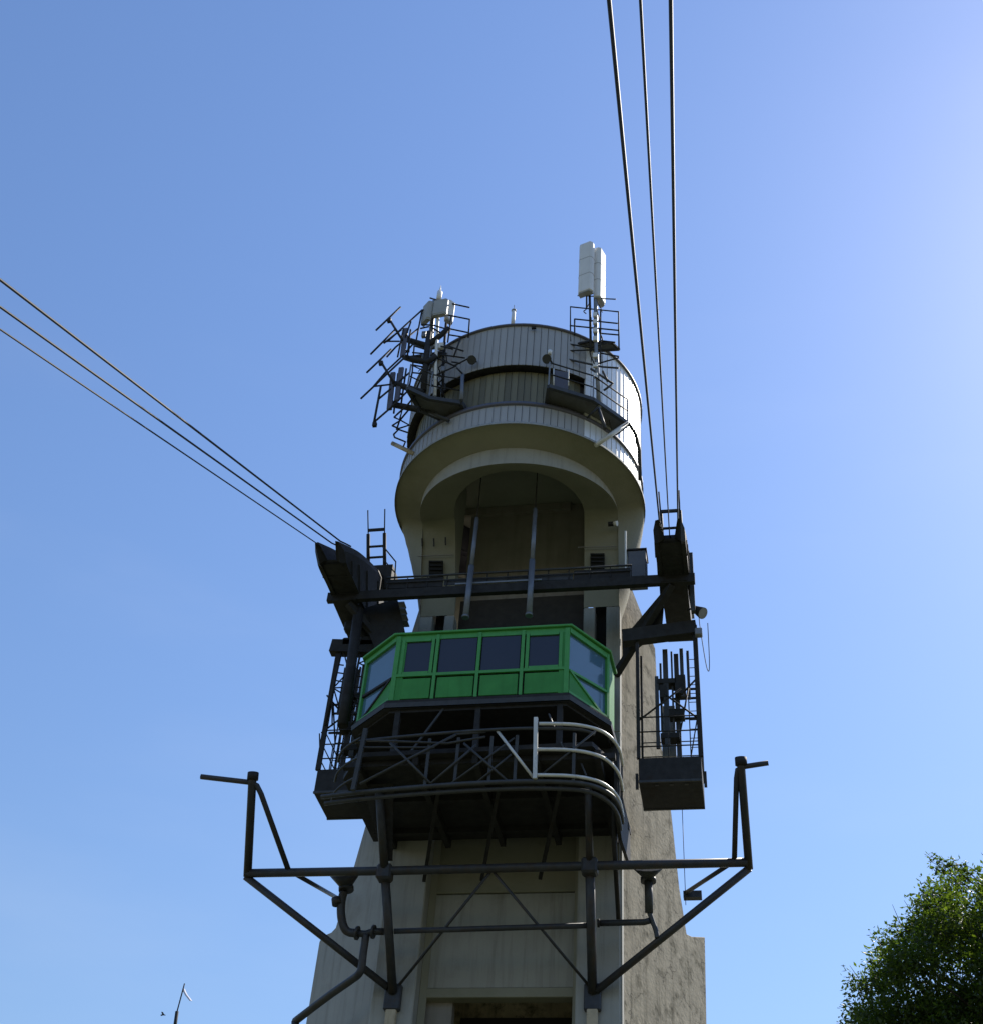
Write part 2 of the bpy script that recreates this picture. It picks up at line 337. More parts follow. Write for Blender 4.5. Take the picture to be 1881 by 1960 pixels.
# thin joint line across each pier
for (pa, pb) in (((800, 1052+13), (868, 1062)), ((1105, 1048), (1180, 1046))):
    a = on_flare(*pa); b = on_flare(*pb); mb = MB(); mb.beam(a + V(0,-.006,0), b + V(0,-.006,0), .02, .02); part(mb, 'joint_strip', 'inner')

# drum walls
prof = [(3.70, 28.80), (3.70, 29.60), (3.44, 29.64), (3.44, 31.40), (3.70, 31.42), (3.70, 33.18), (0.02, 33.22)]
part(MB().loft([[circ(r, 360*k/96, z) for k in range(97)] for r, z in prof]), 'drum_core', 'flash')
part(MB().loft([[circ(r, 360*k/96, z) for k in range(97)] for r, z in ((3.70,33.19),(3.84,33.19),(3.84,33.26),(.02,33.32))]), 'roof', 'flash')
part(MB().loft([[circ(r, 360*k/96, z) for k in range(97)] for r, z in ((3.46,29.58),(3.83,29.60),(3.83,29.72),(3.46,29.76))]), 'sill_flashing', 'flash')
part(MB().loft([[circ(r, 360*k/96, z) for k in range(97)] for r, z in ((3.88,28.73),(3.88,28.81),(3.70,28.82))]), 'drip_edge', 'concrete')
part(MB().loft([[circ(r, 360*k/96, z) for k in range(97)] for r, z in ((3.77,31.37),(3.45,31.38),(3.45,31.42),(3.77,31.42))], closed=False), 'band_soffit', 'steel')
NP = 112
def panel_mesh(r, z0, z1):
    dth = 2*PI/NP; wd = 2 * r * math.sin(dth/2); mb = MB()
    mb.box((-wd/2 + .008, -r - .0, z0), (wd/2 - .008, -r + .06, z1))
    mb.box((-wd/2 + .007, -r - .012, z0 + .01), (-wd/2 + .022, -r + .001, z1 - .01)); return mb
for (r, z0, z1, mt_) in ((3.775, 28.825, 29.585, 'clad'), (3.50, 29.77, 31.37, 'olive'), (3.775, 31.39, 33.185, 'clad')):
    proto = white = None; back = MB()
    for k in range(NP):
        ang = 2*PI*(k + .5)/NP; d = math.degrees(ang); d = (d + 180) % 360 - 180
        mtx = Matrix.Translation((0, DY, 0)) @ Matrix.Rotation(ang, 4, 'Z')
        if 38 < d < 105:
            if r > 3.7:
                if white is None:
                    white = panel_mesh(r, z0 if z0 > 30 else z0, z1 if z0 > 30 else 31.38).build('cladding_panel', 'sunlitclad', T); white.matrix_world = mtx; white['label'] = 'cladding panel of the smooth sunny side, whitened to look sunlit'
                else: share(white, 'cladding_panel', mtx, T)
        elif -98 < d < 105:
            if proto is None:
                proto = panel_mesh(r, z0, z1).build('cladding_panel', mt_, T); proto.matrix_world = mtx
            else: share(proto, 'cladding_panel', mtx, T)
        else:
            pm = panel_mesh(r, z0, z1); back.add([mtx @ Vector(v) for v in pm.v], pm.f)
    bo = part(back, 'rear_cladding', mt_); bo['kind'] = 'stuff'
# small dark vent plate near the roof rim
c = P(1021, 627, Y=DY - 3.79); mb = MB(); mb.box((c.x-.07, c.y-.02, c.z-.04), (c.x+.07, c.y+.04, c.z+.04)); part(mb, 'rim_vent', 'dark')

# ------------------------------------------------------------------ work platform under the cabin
W = thing('work_platform', 'dark steel platform with curved guard rails coloured as sunlit below the green cabin', 'platform', (0, -2.2, 17.0))
def wp(mb, name, material, bevel=0): return mb.build(name, material, W, bevel)
mb = MB(); mb.prism([(-3.5,-.02,18.06),(-3.5,-3.2,18.06),(-2.9,-4.2,18.06),(2.8,-4.3,18.06),(3.2,-3.4,18.06),(3.3,-.02,18.06)], (0,0,.12)); wp(mb, 'deck', 'steel')
for x in (-2.9, -1.45, 0, 1.45, 2.9):
    wp(MB().beam((x, -.05, 17.93), (x, -4.15, 17.93), .14, .24), 'joist', 'steel')
for y in (-.6, -2.2, -3.9):
    wp(MB().beam((-3.3, y, 17.99), (3.3, y, 17.99), .16, .14), 'cross_joist', 'steel')
for x in (-2.0, -.5, 1.0):
    wp(MB().beam((x, -.06, 16.9), (x + .9, -3.0, 17.86), .09, .09), 'under_brace', 'steel')
def ring(z, pull=0.0):     # plan curve of the bumper ring
    pts = [(-3.62+pull,-4.2,z), (-2.6,-4.36,z), (-1,-4.52,z), (.5,-4.60,z), (1.6,-4.58,z), (2.6,-4.42,z), (3.12-pull,-4.0,z), (3.32-pull,-3.4,z), (3.34-pull,-2.6,z)]
    return curve_pts(pts, 6)
wp(MB().tube(ring(17.0), .055, 8), 'lower_chord', 'greysteel')
wp(MB().tube([p + V(0,.14,-.10) for p in ring(17.0, .06)], .05, 8), 'rear_chord', 'greysteel')
wp(MB().tube(ring(18.42, .15)[4:34], .04, 8), 'upper_chord', 'greysteel')
# right end rails, each a tube; sunlight put into their pale colour
for z in (17.12, 17.80, 18.50):
    pts = [(1.58,-4.66,z), (2.3,-4.58,z-.0), (2.8,-4.36,z+.02), (3.12,-4.02,z+.03), (3.32,-3.4,z+.05), (3.34,-2.6,z+.05)]
    wp(MB().tube(curve_pts(pts, 7), .041, 10), 'guard_rail', 'rail')
for z in (17.3, 17.85, 18.4):
    pts = [(-2.75,-4.52,z), (-3.1,-4.25,z), (-3.4,-3.95,z-.04), (-3.56,-3.6,z-.08)]
    wp(MB().tube(curve_pts(pts, 6), .03, 8), 'guard_rail', 'greysteel')
wp(MB().beam((1.55,-4.66,17.02), (1.50,-4.66,18.66), .09, .09), 'rail_post', 'rail')
wp(MB().beam((-2.75,-4.54,16.95), (-2.66,-4.54,18.62), .10, .10), 'rail_post', 'greysteel')
for x, y in ((3.30,-3.2), (3.32,-2.6)):
    wp(MB().beam((x, y, 17.05), (x, y, 18.6), .05, .05), 'rail_post', 'greysteel')
RP = lambda x, z: V(x, -4.56, z)
for a, b, r_ in (((-2.6,17.1),(-.4,18.36),.035), ((-.4,18.36),(.3,18.40),.03), ((1.5,17.1),(.55,18.45),.036), ((-2.0,18.2),(-.9,17.05),.03), ((-.2,18.1),(.9,17.05),.03), ((-.4,17.05),(1.0,18.2),.025),
                 ((-.9,17.05),(.1,18.05),.03), ((1.7,17.2),(2.9,18.3),.025), ((-2.66,18.3),(-.6,18.12),.03), ((-.6,18.12),(.3,18.26),.03), ((-2.66,18.1),(-.9,18.02),.025), ((.2,17.05),(.95,17.75),.025)):
    wp(MB().tube([RP(*a), RP(*b)], r_, 7), 'truss_brace', 'rail' if a == (1.5,17.1) else 'greysteel')
for x in (-1.05, -.35, .45, 1.05, 2.4):
    wp(MB().beam((x, -4.5, 17.02), (x, -4.5, 18.3), .07, .05), 'truss_post', 'greysteel')
for x, z0, z1 in ((2.05, 18.2, 17.9), (2.35, 18.25, 17.85), (2.55, 17.6, 17.25), (1.75, 19.0, 18.62)):
    wp(MB().beam((x, -4.3, z0), (x + .13, -4.34, z1), .035, .03), 'rail_bracket', 'greysteel')
wp(MB().tube([(3.15,-3.0,17.9), (3.1,-2.2,16.6), (3.02,-.4,15.6)], .06, 8), 'end_leg', 'steel')
for x in (3.2,):
    wp(MB().prism([(x,-3.3,16.95), (x,-3.3,18.05), (x,-.03,18.05), (x,-.03,17.2), (x,-2.2,16.75)], (.08,0,0)), 'side_skirt', 'steel')
wp(MB().prism([(-3.0,-3.2,17.9), (-2.2,-3.2,17.9), (-2.35,-2.0,16.5), (-2.55,-2.0,16.5)], (0,.08,0)), 'gusset_plate', 'steel')
# cabin support: frame under the cabin floor
for x in (-2.4, -.3, 1.8):
    wp(MB().beam((x, -2.9, 18.2), (x, -2.9, 20.23), .14, .14), 'cabin_stanchion', 'steel')
wp(MB().beam((-2.3, -2.95, 18.3), (-1.2, -2.95, 20.2), .05, .05), 'cabin_brace', 'greysteel')
mb = MB(); mb.box((-3.3, -.9, 18.2), (3.1, -.72, 20.2)); wp(mb, 'rear_screen', 'steel')

# ------------------------------------------------------------------ green cabin
K = thing('glazed_cabin', 'bright green cabin with four dark front windows and angled side glazing', 'cabin', (-.35, -1.8, 20.25))
def kb(mb, name, material, bevel=0): return mb.build(name, material, K, bevel)
ZF, ZT = 20.47, 22.56
FL, FRt, BR, BL = V(-2.67,-3.0,0), V(2.0,-3.0,0), V(2.88,-1.72,0), V(-3.78,-2.0,0)
RBk, LBk = V(2.93,-.75,0), V(-3.85,-.45,0)
def face(a, b):
    d = (b - a); ln = d.length; ux = d / ln; nrm = V(ux.y, -ux.x, 0)        # outward for a->b running left to right seen from outside
    def q(u, v, off=0.0): return a + ux * (u * ln) + V(0,0, ZF + v * (ZT - ZF)) + nrm * off
    return q
def slab(q, poly, t0, t1):
    n = len(poly); return MB().add([q(u, v, t0) for u, v in poly] + [q(u, v, t1) for u, v in poly], [tuple(range(n)), tuple(range(n, 2*n))[::-1]] + [(k, (k+1) % n, n+(k+1) % n, n+k) for k in range(n)])
def rect(u0, v0, u1, v1): return [(u0,v0),(u1,v0),(u1,v1),(u0,v1)]
def strip(q, a, b, wd, t0, t1):
    L = (q(*b) - q(*a)).length; au, av = a; bu, bv = b
    pa, pb = q(*a), q(*b); d = (pb - pa).normalized(); nr = (q(.5,.5,1) - q(.5,.5,0)).normalized(); side = d.cross(nr).normalized() * wd / 2
    pts = [pa - side, pa + side, pb + side, pb - side]
    return MB().add([p + nr*t0 for p in pts] + [p + nr*t1 for p in pts], [(0,1,2,3),(7,6,5,4),(0,1,5,4),(1,2,6,5),(2,3,7,6),(3,0,4,7)])
fq = face(FL, FRt)
xs = [0, .243, .487, .737, 1]; sill = .37
for i in range(4):
    u0, u1 = xs[i] + .008, xs[i+1] - .008
    kb(slab(fq, rect(u0+.010, .02, u1-.010, sill-.045), -.05, 0), 'lower_panel', 'green', .008)
    lo, hi = sill + .02, (.93 if i in (1, 2) else .90)
    e = .0 if i in (1, 2) else .022
    wu0, wu1 = u0 + .008 + e + (.018 if i == 0 else 0), u1 - .008 - e - (.022 if i == 3 else 0)
    kb(slab(fq, rect(wu0, lo + e*1.2, wu1, hi), -.05, -.025), 'window_pane', 'glass')
    if e:
        fr = MB()
        for a, b in (((wu0-.012, lo), (wu0-.012, hi+.03)), ((wu1+.012, lo), (wu1+.012, hi+.03)), ((wu0, hi+.015), (wu1, hi+.015)), ((wu0, lo+.012), (wu1, lo+.012))):
            m_ = strip(fq, a, b, .085, -.03, .02); fr.add(m_.v, m_.f)
        kb(fr, 'window_frame', 'greenframe')
kb(slab(fq, rect(0, .925, 1, 1.0), -.06, -.004), 'head_rail', 'greenframe')
kb(slab(fq, rect(.004, sill-.02, .996, sill+.02), -.03, .03), 'sill_rail', 'greenframe')
kb(slab(fq, rect(.01, .0, .99, .9), -.10, -.06), 'inner_lining', 'dark')
for i, u in enumerate(xs):
    wd = .085 if 0 < i < 4 else .12
    uu = u + (.012 if i == 0 else -.012 if i == 4 else 0)
    kb(strip(fq, (uu, .0), (uu, .985), wd, -.05, .035), 'mullion', 'greenframe')
kb(slab(fq, rect(.02, .0, .062, .93), -.055, .002), 'corner_panel', 'green')
kb(slab(fq, rect(.945, .0, .985, .93), -.055, .002), 'corner_panel', 'green')
# angled sides
for a, b, flip in ((FRt, BR, False), (BL, FL, True)):
    q0 = face(a, b)
    q = (lambda u, v, off=0.0, q0=q0: q0(1-u, v, off)) if flip else q0
    kb(slab(q, rect(.0, .0, 1, .97), -.09, -.05), 'side_pane', 'sideglass')
    kb(slab(q, [(.03,.36),(.03,.02),(.80,.02)], -.045, -.01), 'corner_gusset', 'green')
    lm = 'rail' if not flip else 'steel'
    kb(strip(q, (.02,.345), (.98,.40), .07, -.05, .02), 'side_transom', 'greenframe' if not flip else 'steel')
    kb(strip(q, (.03,.345), (.82,.03), .06, -.05, .025), 'side_diagonal', 'greenframe' if not flip else 'steel')
    kb(strip(q, (.98,.0), (.98,.99), .09, -.06, .03), 'side_post', 'greenframe')
    kb(strip(q, (.0,.955), (1,.955), .16, -.06, .025), 'side_head', 'greenframe')
    kb(strip(q, (.0,.02), (1,.02), .07, -.06, .03), 'side_base', 'greenframe')
# closed rear sides, back, roof, floor
for a, b in ((BR, RBk), (LBk, BL)):
    q = face(a, b); kb(slab(q, rect(0, -.05, 1, .98), -.08, .01), 'side_wall', 'green', .01)
q = face(RBk, LBk); kb(slab(q, rect(0, 0, 1, .98), -.06, 0), 'back_wall', 'dark')
pl = [FL, FRt, BR, RBk, LBk, BL]
def plan(z, k): return [V(p.x*(1+k*.03)+.0, p.y - (k*.07 if p.y < -1 else 0), z) for p in pl]
kb(MB().prism(plan(ZT+.005, 1), (0,0,.07)), 'roof', 'greenframe', .015)
kb(MB().prism(plan(20.36, .6), (0,0,.105)), 'floor_edge', 'steel', .01)
mb = MB(); mb.loft([plan(20.355, 1.1), plan(20.22, 1.0)], False, True); mb.add(plan(20.20, .9), [tuple(range(6))]); kb(mb, 'floor_skirt', 'greysteel')
kb(MB().prism(plan(20.12, -.6), (0,0,.13)), 'floor_plate', 'steel')
mb = MB(); a = P(900, 1190, Y=-2.0); b = P(981, 1199, Y=-2.0); mb.box((a.x, -2.2, ZT+.08), (b.x, -1.9, ZT+.40)); o = mb.build('roof_box', 'galv', None, .02)
tag(o, 'low grey metal box standing on the roof of the green cabin', 'box')

# hanging tubes in the recess
for (x0, y0, x1, y1, lb) in ((913, 992, 891, 1182, 'blue grey steel tube hanging in the recess, the one nearer the left pier'), (1024, 974, 1012, 1178, 'blue grey steel tube hanging in the recess, the one nearer the right pier')):
    a = P(x0, y0, Y=-2.25); b = P(x1, y1, Y=-2.25)
    t = thing('hanging_tube', lb, 'tube', b, 'steel tubes hanging above the cabin')
    MB().tube([b, b.lerp(a, .5)], .085, 14).build('outer_tube', 'tube', t)
    MB().tube([b.lerp(a, .5), a + V(0,0,.0)], .062, 14).build('inner_tube', 'tube', t)
    MB().tube([a, V(a.x, a.y, 30.58)], .02, 6).build('hanger_rod', 'steel', t)
    MB().cyl(b + V(0,0,-.02), b + V(0,0,.05), .105).build('end_collar', 'tube', t)

# ------------------------------------------------------------------ walkway across the front of the tower
Wk = thing('cross_walkway', 'dark steel walkway beam crossing the tower front between the two rope saddles', 'walkway', (0, -1.9, 24.4))
def wk(mb, name, material): return mb.build(name, material, Wk)
wk(MB().beam((-5.3,-1.9,24.93), (5.3,-1.9,24.86), .16, .30), 'girder', 'steel')
wk(MB().beam((-3.6,-1.62,25.1), (3.6,-1.62,25.03), .34, .05), 'deck', 'steel')
for z, r_ in ((25.55, .032), (25.36, .02)):
    wk(MB().tube([(-3.6,-1.92,z), (3.55,-1.92,z-.08)], r_, 8), 'handrail', 'greysteel')
for k in range(13):
    x = -3.55 + k*.59; wk(MB().beam((x,-1.9,25.1), (x,-1.9,25.5), .03, .03), 'baluster', 'steel')
wk(MB().beam((-3.5,-1.87,25.34), (-1.9,-1.87,25.32), .03, .34), 'kick_plate', 'steel')
wk(MB().beam((-1.87,-1.86,25.30), (1.87,-1.86,25.24), .02, .22), 'kick_plate', 'greysteel')
wk(MB().beam((1.9,-1.87,25.26), (3.5,-1.87,25.24), .03, .34), 'kick_plate', 'steel')
wk(MB().beam((-1.5,-1.99,25.1), (1.0,-1.99,25.08), .04, .05), 'cable_tray', 'galv')
for s in (-1, 1):
    b_ = P(1183, 1273, Y=0.0); top = V(s*4.65, -1.9, 24.7)
    wk(MB().beam(top, (s*2.9, .0, b_.z - .35), .17, .19), 'diagonal_brace', 'steel')
    wk(MB().beam((s*4.4,-1.7,24.5), (s*3.15,.4,24.6), .10, .14), 'side_bracket', 'steel')
    wk(MB().prism([(s*3.1,-.2,24.3), (s*4.4,-1.4,24.5), (s*4.3,-1.1,23.8), (s*3.1,0,23.6)], (0,.06,0)), 'gusset_plate', 'steel')
# small stair treads by the left end
for k in range(4):
    c = P(*q3(825 + k*8, 755 + k*50), Y=-.9); wk(MB().box((c.x-.16, c.y-.15, c.z-.02), (c.x+.16, c.y+.15, c.z+.02)), 'stair_tread', 'galv')
wk(MB().tube([P(*q3(670,270), Y=-1.0), P(*q3(700,290), Y=-1.0), P(*q3(790,400), Y=-1.0), P(*q3(780,560), Y=-1.0)], .022, 6), 'end_handrail', 'steel')
wk(MB().tube([P(*q3(690,380), Y=-1.0), P(*q3(740,440), Y=-1.0), P(*q3(785,490), Y=-1.0)], .018, 6), 'end_handrail', 'steel')

# ------------------------------------------------------------------ rope saddles
rope_dir = V(-.039, .8756, .4815)
def saddle_line(x): return curve_pts([(x,-3.55,25.10), (x,-2.8,25.58), (x,-2.0,26.05), (x,-.8,26.62), (x,.9,27.35)], 6)
SX = {-1: -4.76, 1: 4.72}
for s, lb in ((-1, 'dark steel rope saddle at the left end of the walkway, seen from its side'), (1, 'dark steel rope saddle with a deep notch at the right end of the walkway')):
    x = SX[s]; ln = saddle_line(x)
    t = thing('rope_saddle', lb, 'rope saddle', (x, -1.9, 24.4), 'rope saddles of the tower')
    fr = []
    for i, p in enumerate(ln):
        d = (ln[min(i+1, len(ln)-1)] - ln[max(i-1, 0)]).normalized(); fr.append((p, d, V(0, -d.z, d.y), i / (len(ln)-1)))
    def shell(sec, name, tip=0.0):
        rows = [[p + V(u, 0, 0) + nv * v - d * (tip * (1 if k in (0, 1) else .45 if k in (2, 5, 4) else 0) if f == 0 else 0) for k, (u, v) in enumerate(sec(f))] for p, d, nv, f in fr]
        n_ = len(rows[0]); mb = MB().loft(rows, False, True); mb.f += [tuple(range(n_)), tuple(range(len(rows)*n_ - n_, len(rows)*n_))[::-1]]; mb.sm += [False, False]
        mb.build(name, 'steel', t)
    dep = lambda f: -.16 - 1.2 * min(1, f*1.7)
    shell(lambda f: [(-.12,-.10), (.12,-.10), (.30,-.22), (.30,dep(f)), (-.30,dep(f)), (-.30,-.22)], 'trough')
    for e in (-1, 1):
        shell(lambda f: [(e*.25, .36), (e*.34, .34), (e*.42, .12), (e*.42, dep(f)-.06), (e*.302, dep(f)-.06), (e*.302, -.215), (e*.125, -.095)], 'cheek_plate', .48)
    for i in (4, 9, 14, 19):
        p, d, nv, f = fr[i]; MB().beam(p + nv*-.1, p + nv*(dep(f)-.03), .90, .06, up=(0, d.y, d.z)).build('stiffener', 'steel', t)
    MB().prism([(x-.36,-1.95,25.3), (x-.36,-.2,26.0), (x-.36,.9,26.5), (x-.36,.9,24.8), (x-.36,-2.0,24.75)], (.72,0,0)).build('pedestal', 'steel', t)
    # rope guide ladder standing square to the ropes
    gt = thing('rope_guide', 'ladder shaped rope guide standing on the left saddle' if s < 0 else 'ladder shaped rope guide above the notch of the right saddle', 'rope guide', ln[22] , 'rope guides on the saddles')
    b0 = (ln[22] + V(0,0,.6)) if s < 0 else (ln[10] + V(0,0,-.05)); nv = V(0, -.47, .883); H = 2.1 if s < 0 else 1.55
    for e in (-.27, .27):
        MB().tube([b0 + V(e,0,0), b0 + V(e*1.0,0,0) + nv*H*.62], .06, 8).build('post', 'steel', gt)
        MB().tube([b0 + V(e,0,0) + nv*H*.62, b0 + V(e*1.05,0,0) + nv*H], .022, 6).build('post_tip', 'steel', gt)
    for hh in ((.25, .42, .68) if s < 0 else (.3, .62)):
        MB().beam(b0 + V(-.27,0,0) + nv*H*hh, b0 + V(.27,0,0) + nv*H*hh, .06, .09 if hh > .5 else .05).build('rung', 'steel', gt)
    MB().box((b0.x-.46, b0.y-.35, b0.z-(.9 if s < 0 else .4)), (b0.x+(.62 if s < 0 else .42), b0.y+.35, b0.z+.04)).build('base_block', 'steel', gt)

# ------------------------------------------------------------------ ropes
rope_px = [(-1, -.25, (0,535), .026, 'upper thick track rope running down from the left saddle'),
           (-1, .0, (0,587), .024, 'middle rope of the three running down from the left saddle'),
           (-1, .25, (0,630), .018, 'lowest thin rope of the three running from the left saddle'),
           (1, -.25, (1165,0), .027, 'thick track rope above the right saddle, next to the tower'),
           (1, .0, (1225,0), .018, 'thin haul rope entering the notch of the right saddle'),
           (1, .25, (1283,0), .025, 'thick track rope above the right saddle, farthest from the tower')]
for s, e, px, r_, lb in rope_px:
    x = SX[s] + (e if s > 0 else -e)
    ln = saddle_line(x); zo = (.40 if e else 0) if s > 0 else (.42 if e < 0 else .38 if e == 0 else .26)
    on = [p + V(0, -zo*.5, zo*.87) for p in ln[0:(13 if e*s < 0 or s > 0 else 8)]][::-1]
    far = PP(*px, on[-1], (0, -.56, 1)); dirv = (far - on[-1])
    pts = on + [on[-1] + dirv * (k/6) - V(0,0,.25*math.sin(PI*k/10)) * (1 if k else 0) * .0 for k in range(1, 11)]
    o = tube('track_rope' if r_ > .02 else 'haul_rope', pts, r_*.88, 'rope', None, 8)
    tag(o, lb, 'rope', 'ropes running from the saddles')

# ------------------------------------------------------------------ hanging service cages either side of the tower
def cage(s):
    lb = 'open steel service cage on the left, lattice braced beside a thick post' if s < 0 else 'open steel service cage hanging below the right rope saddle'
    t = thing('service_cage', lb, 'service cage', (s*4.4, -.6, 18.3), 'service cages hanging beside the tower')
    def c(mb, name, material='steel', bevel=0): return mb.build(name, material, t, bevel)
    xi, xo, y0, y1 = s*3.6, (5.2 if s > 0 else -5.02), -1.05, .35
    ins = .0
    c(MB().add([(xi,y0,18.97),(xo-s*ins,y0,18.97),(xo-s*ins,y1,18.97),(xi,y1,18.97),(xi,y0,19.7),(xo,y0,19.7),(xo,y1,19.7),(xi,y1,19.7)],
               [(0,3,2,1),(4,5,6,7),(0,1,5,4),(1,2,6,5),(2,3,7,6),(3,0,4,7)]), 'floor_box', 'steel', .02)
    c(MB().beam((xi, y0-.01, 18.99), (xo-s*ins, y0-.01, 18.99), .05, .06), 'box_edge', 'greysteel')
    for x in (4.05, 4.42, 4.8): c(MB().box((s*x-.05, y0+.1, 18.955), (s*x+.05, y0+.17, 18.975)), 'drain_slot', 'greysteel')
    for x in (xi, xo):
        c(MB().beam((x, y0+.04, 19.7), (x, y0+.04, 23.9), .09 if x == xi else .13, .09), 'post')
        c(MB().beam((x, y1-.04, 19.7), (x, y1-.04, 23.9), .06, .06), 'post')
    for z in (20.05, 20.5, 20.95):
        c(MB().tube([(xi,y0+.03,z),(xo,y0+.03,z),(xo,y1-.03,z)], .02, 6), 'guard_rail')
        c(MB().tube([(xi,y1-.03,z+.06),(xo,y1-.03,z+.06)], .016, 6), 'guard_rail')
    for x in (4.38, 4.7): c(MB().beam((s*x, y0+.03, 19.7), (s*x, y0+.03, 20.5), .025, .025), 'baluster')
    c(MB().beam((s*4.95, y0+.02, 19.72), (s*5.15, y0+.02, 20.85), .03, .03), 'rail_brace')
    c(MB().beam((s*3.2, -1.0, 23.6), (s*5.25, -1.0, 23.8), .3, .42), 'top_beam')
    if s > 0: c(MB().beam((xo, -1.5, 24.0), (xo, -1.5, 26.1), .12, .16), 'side_column', 'greysteel')
    # vertical machine rods and flats
    rods = [(4.33,23.5,20.4,.14), (4.50,23.5,20.75,.05), (4.62,23.5,20.1,.13), (4.78,23.5,21.9,.10), (4.95,23.5,21.9,.07), (4.18,23.2,21.0,.06), (4.08,22.6,20.3,.10)]
    for k, (x, z1, z0, wd) in enumerate(rods):
        c(MB().beam((s*x, -.5 + .12*(k % 3), z0), (s*x, -.5 + .12*(k % 3), z1), wd, .07, up=(0,1,0)), 'hanger_bar', 'greysteel')
    for x, z0, z1, hh in ((4.35,22.35,22.5,.5), (4.72,22.0,22.6,.28), (4.6,21.3,21.5,.4), (4.4,20.6,20.75,.5), (4.25,21.9,22.3,.2)):
        c(MB().box((min(s*(x-hh/2), s*(x+hh/2)), -.55, z0), (max(s*(x-hh/2), s*(x+hh/2)), -.2, z1)), 'bracket_plate')
    for a, b in (((3.62,20.95),(4.75,21.9)), ((4.3,21.75),(5.15,20.95)), ((4.75,21.7),(5.18,22.2)), ((4.95,21.9),(4.7,20.6))):
        c(MB().tube([(s*a[0],-.9,a[1]), (s*b[0],-.9,b[1])], .026, 6), 'diagonal')
    for z in (22.05, 22.35, 21.4):
        c(MB().beam((s*4.5,-.2,z), (s*5.2,-.2,z), .05, .05), 'cross_bar')
    c(MB().box((min(s*4.15,s*4.52), .05, 20.4), (max(s*4.15,s*4.52), .2, 22.0)), 'rear_panel', 'galv')
    c(MB().box((min(xi,xo), y1-.05, 18.955), (max(xi,xo), y1+.01, 18.985)), 'rear_lip', 'greysteel')
    # ladder at the back
    for x in (4.9, 5.12): c(MB().beam((s*x,.25,19.7), (s*x,.25,23.9), .03, .03), 'ladder_rail')
    for k in range(14): c(MB().tube([(s*4.9,.25,19.9+k*.29), (s*5.12,.25,19.9+k*.29)], .012, 5), 'ladder_rung')
    for e in (((xi - s*.05), (xo + s*.08)) if s > 0 else ()):
        c(MB().beam((e, y0+.1, 18.85), (e, y0+.05, 19.25), .07, .10), 'side_roller')
    return t
cR = cage(1); cL = cage(-1)
# lattice and thick post of the left cage
def L3(u, v, Y=-1.05): return P(*q3(u, v), Y=Y)
MB().tube([L3(490, 790, -1.6), L3(390, 1500, -1.6), L3(355, 1740, -1.6)], .15, 14).build('column', 'steel', cL)
MB().tube([L3(355,1090), L3(280,1430), L3(215,1740)], .04, 6).build('lattice_leg', 'steel', cL)
MB().tube([L3(510,1100), L3(450,1400), L3(410,1700)], .035, 6).build('lattice_leg', 'steel', cL)
zig = [(355,1095,430,1105),(355,1095,395,1255),(280,1430,390,1310),(340,1100,410,1160),(285,1435,370,1485),(285,1440,335,1620),(280,1430,365,1425),(272,1450,270,1740),
       (505,1095,600,1180),(600,1180,485,1230),(485,1225,555,1260),(455,1325,530,1345),(445,1425,520,1425),(450,1485,505,1480),(450,1490,505,1530),(425,1520,495,1570),(495,1640,425,1730),(500,1030,580,1025),
       (325,1240,365,1245),(312,1305,360,1312),(305,1370,355,1380),(435,1575,470,1580),(425,1640,475,1645)]
for a in zig: MB().tube([L3(a[0],a[1]), L3(a[2],a[3])], .022, 5).build('lattice_brace', 'steel', cL)
for u, v, r_ in ((435, 935, .22), (410, 1070, .2), (565, 1065, .24)):
    p = L3(u, v, -1.0); MB().box((p.x-r_, p.y-.15, p.z-r_*.8), (p.x+r_, p.y+.15, p.z+r_*.8)).build('junction_box', 'steel', cL, .05)
MB().prism([L3(490,790,-1.3), L3(800,700,-1.3), L3(860,960,-1.3), L3(640,1160,-1.3), L3(560,960,-1.3)], (0,.12,0)).build('web_plate', 'steel', cL)
# plumb wire below the right cage
a = P(1305, 1548, Y=-.3); b = V(a.x, a.y, 16.0)
tag(tube('plumb_wire', [a, b], .009, 'steel', None, 6), 'thin wire hanging straight down from the right service cage', 'wire')

# floodlight with its conduit, cabinet, wall lamp
p = P(*q4(1530, 885), Y=-1.2)
F_ = thing('floodlight', 'dark floodlight head sticking out at the right edge of the right cage', 'floodlight', p)
MB().cone(p + V(-.10,-.02,.12), p + V(.14,-.12,-.14), .09, .17, 16).build('lamp_head', 'steel', F_)
MB().cyl(p + V(.14,-.12,-.14), p + V(.15,-.125,-.15), .165, 16).build('lens', 'galv', F_)
MB().tube([p + V(-.12,0,.14), p + V(-.3,0,.1)], .03, 6).build('bracket', 'steel', F_)
MB().box((p.x-.10,p.y-.1,p.z-.83), (p.x+.10,p.y+.1,p.z-.6)).build('junction_box', 'galv', F_, .02)
MB().tube(curve_pts([p + V(.03,0,-.15), p + V(.05,0,-.6), p + V(.16,0,-1.85), p + V(.24,0,-1.85), p + V(.26,0,-.4)], 5), .012, 5).build('cable', 'steel', F_)
a = P(*q4(1000, 420), Y=-1.4); b = P(*q4(1140, 618), Y=-1.4)
cb = thing('equipment_cabinet', 'slate grey equipment cabinet on the walkway next to the right saddle', 'cabinet', V((a.x+b.x)/2, -1.1, b.z))
MB().box((a.x, -1.4, b.z), (b.x, -.8, a.z)).build('cabinet_body', 'cabinet', cb, .02)
MB().box((a.x-.03, -1.44, a.z+.002), (b.x+.03, -.77, a.z+.05)).build('cabinet_lid', 'steel', cb)
MB().beam((a.x-.06,-1.42,b.z-.1), (a.x-.06,-1.42,a.z+.75), .05, .05).build('mast_rod', 'white', cb)
p = P(1172, 1003, Y=-.9)
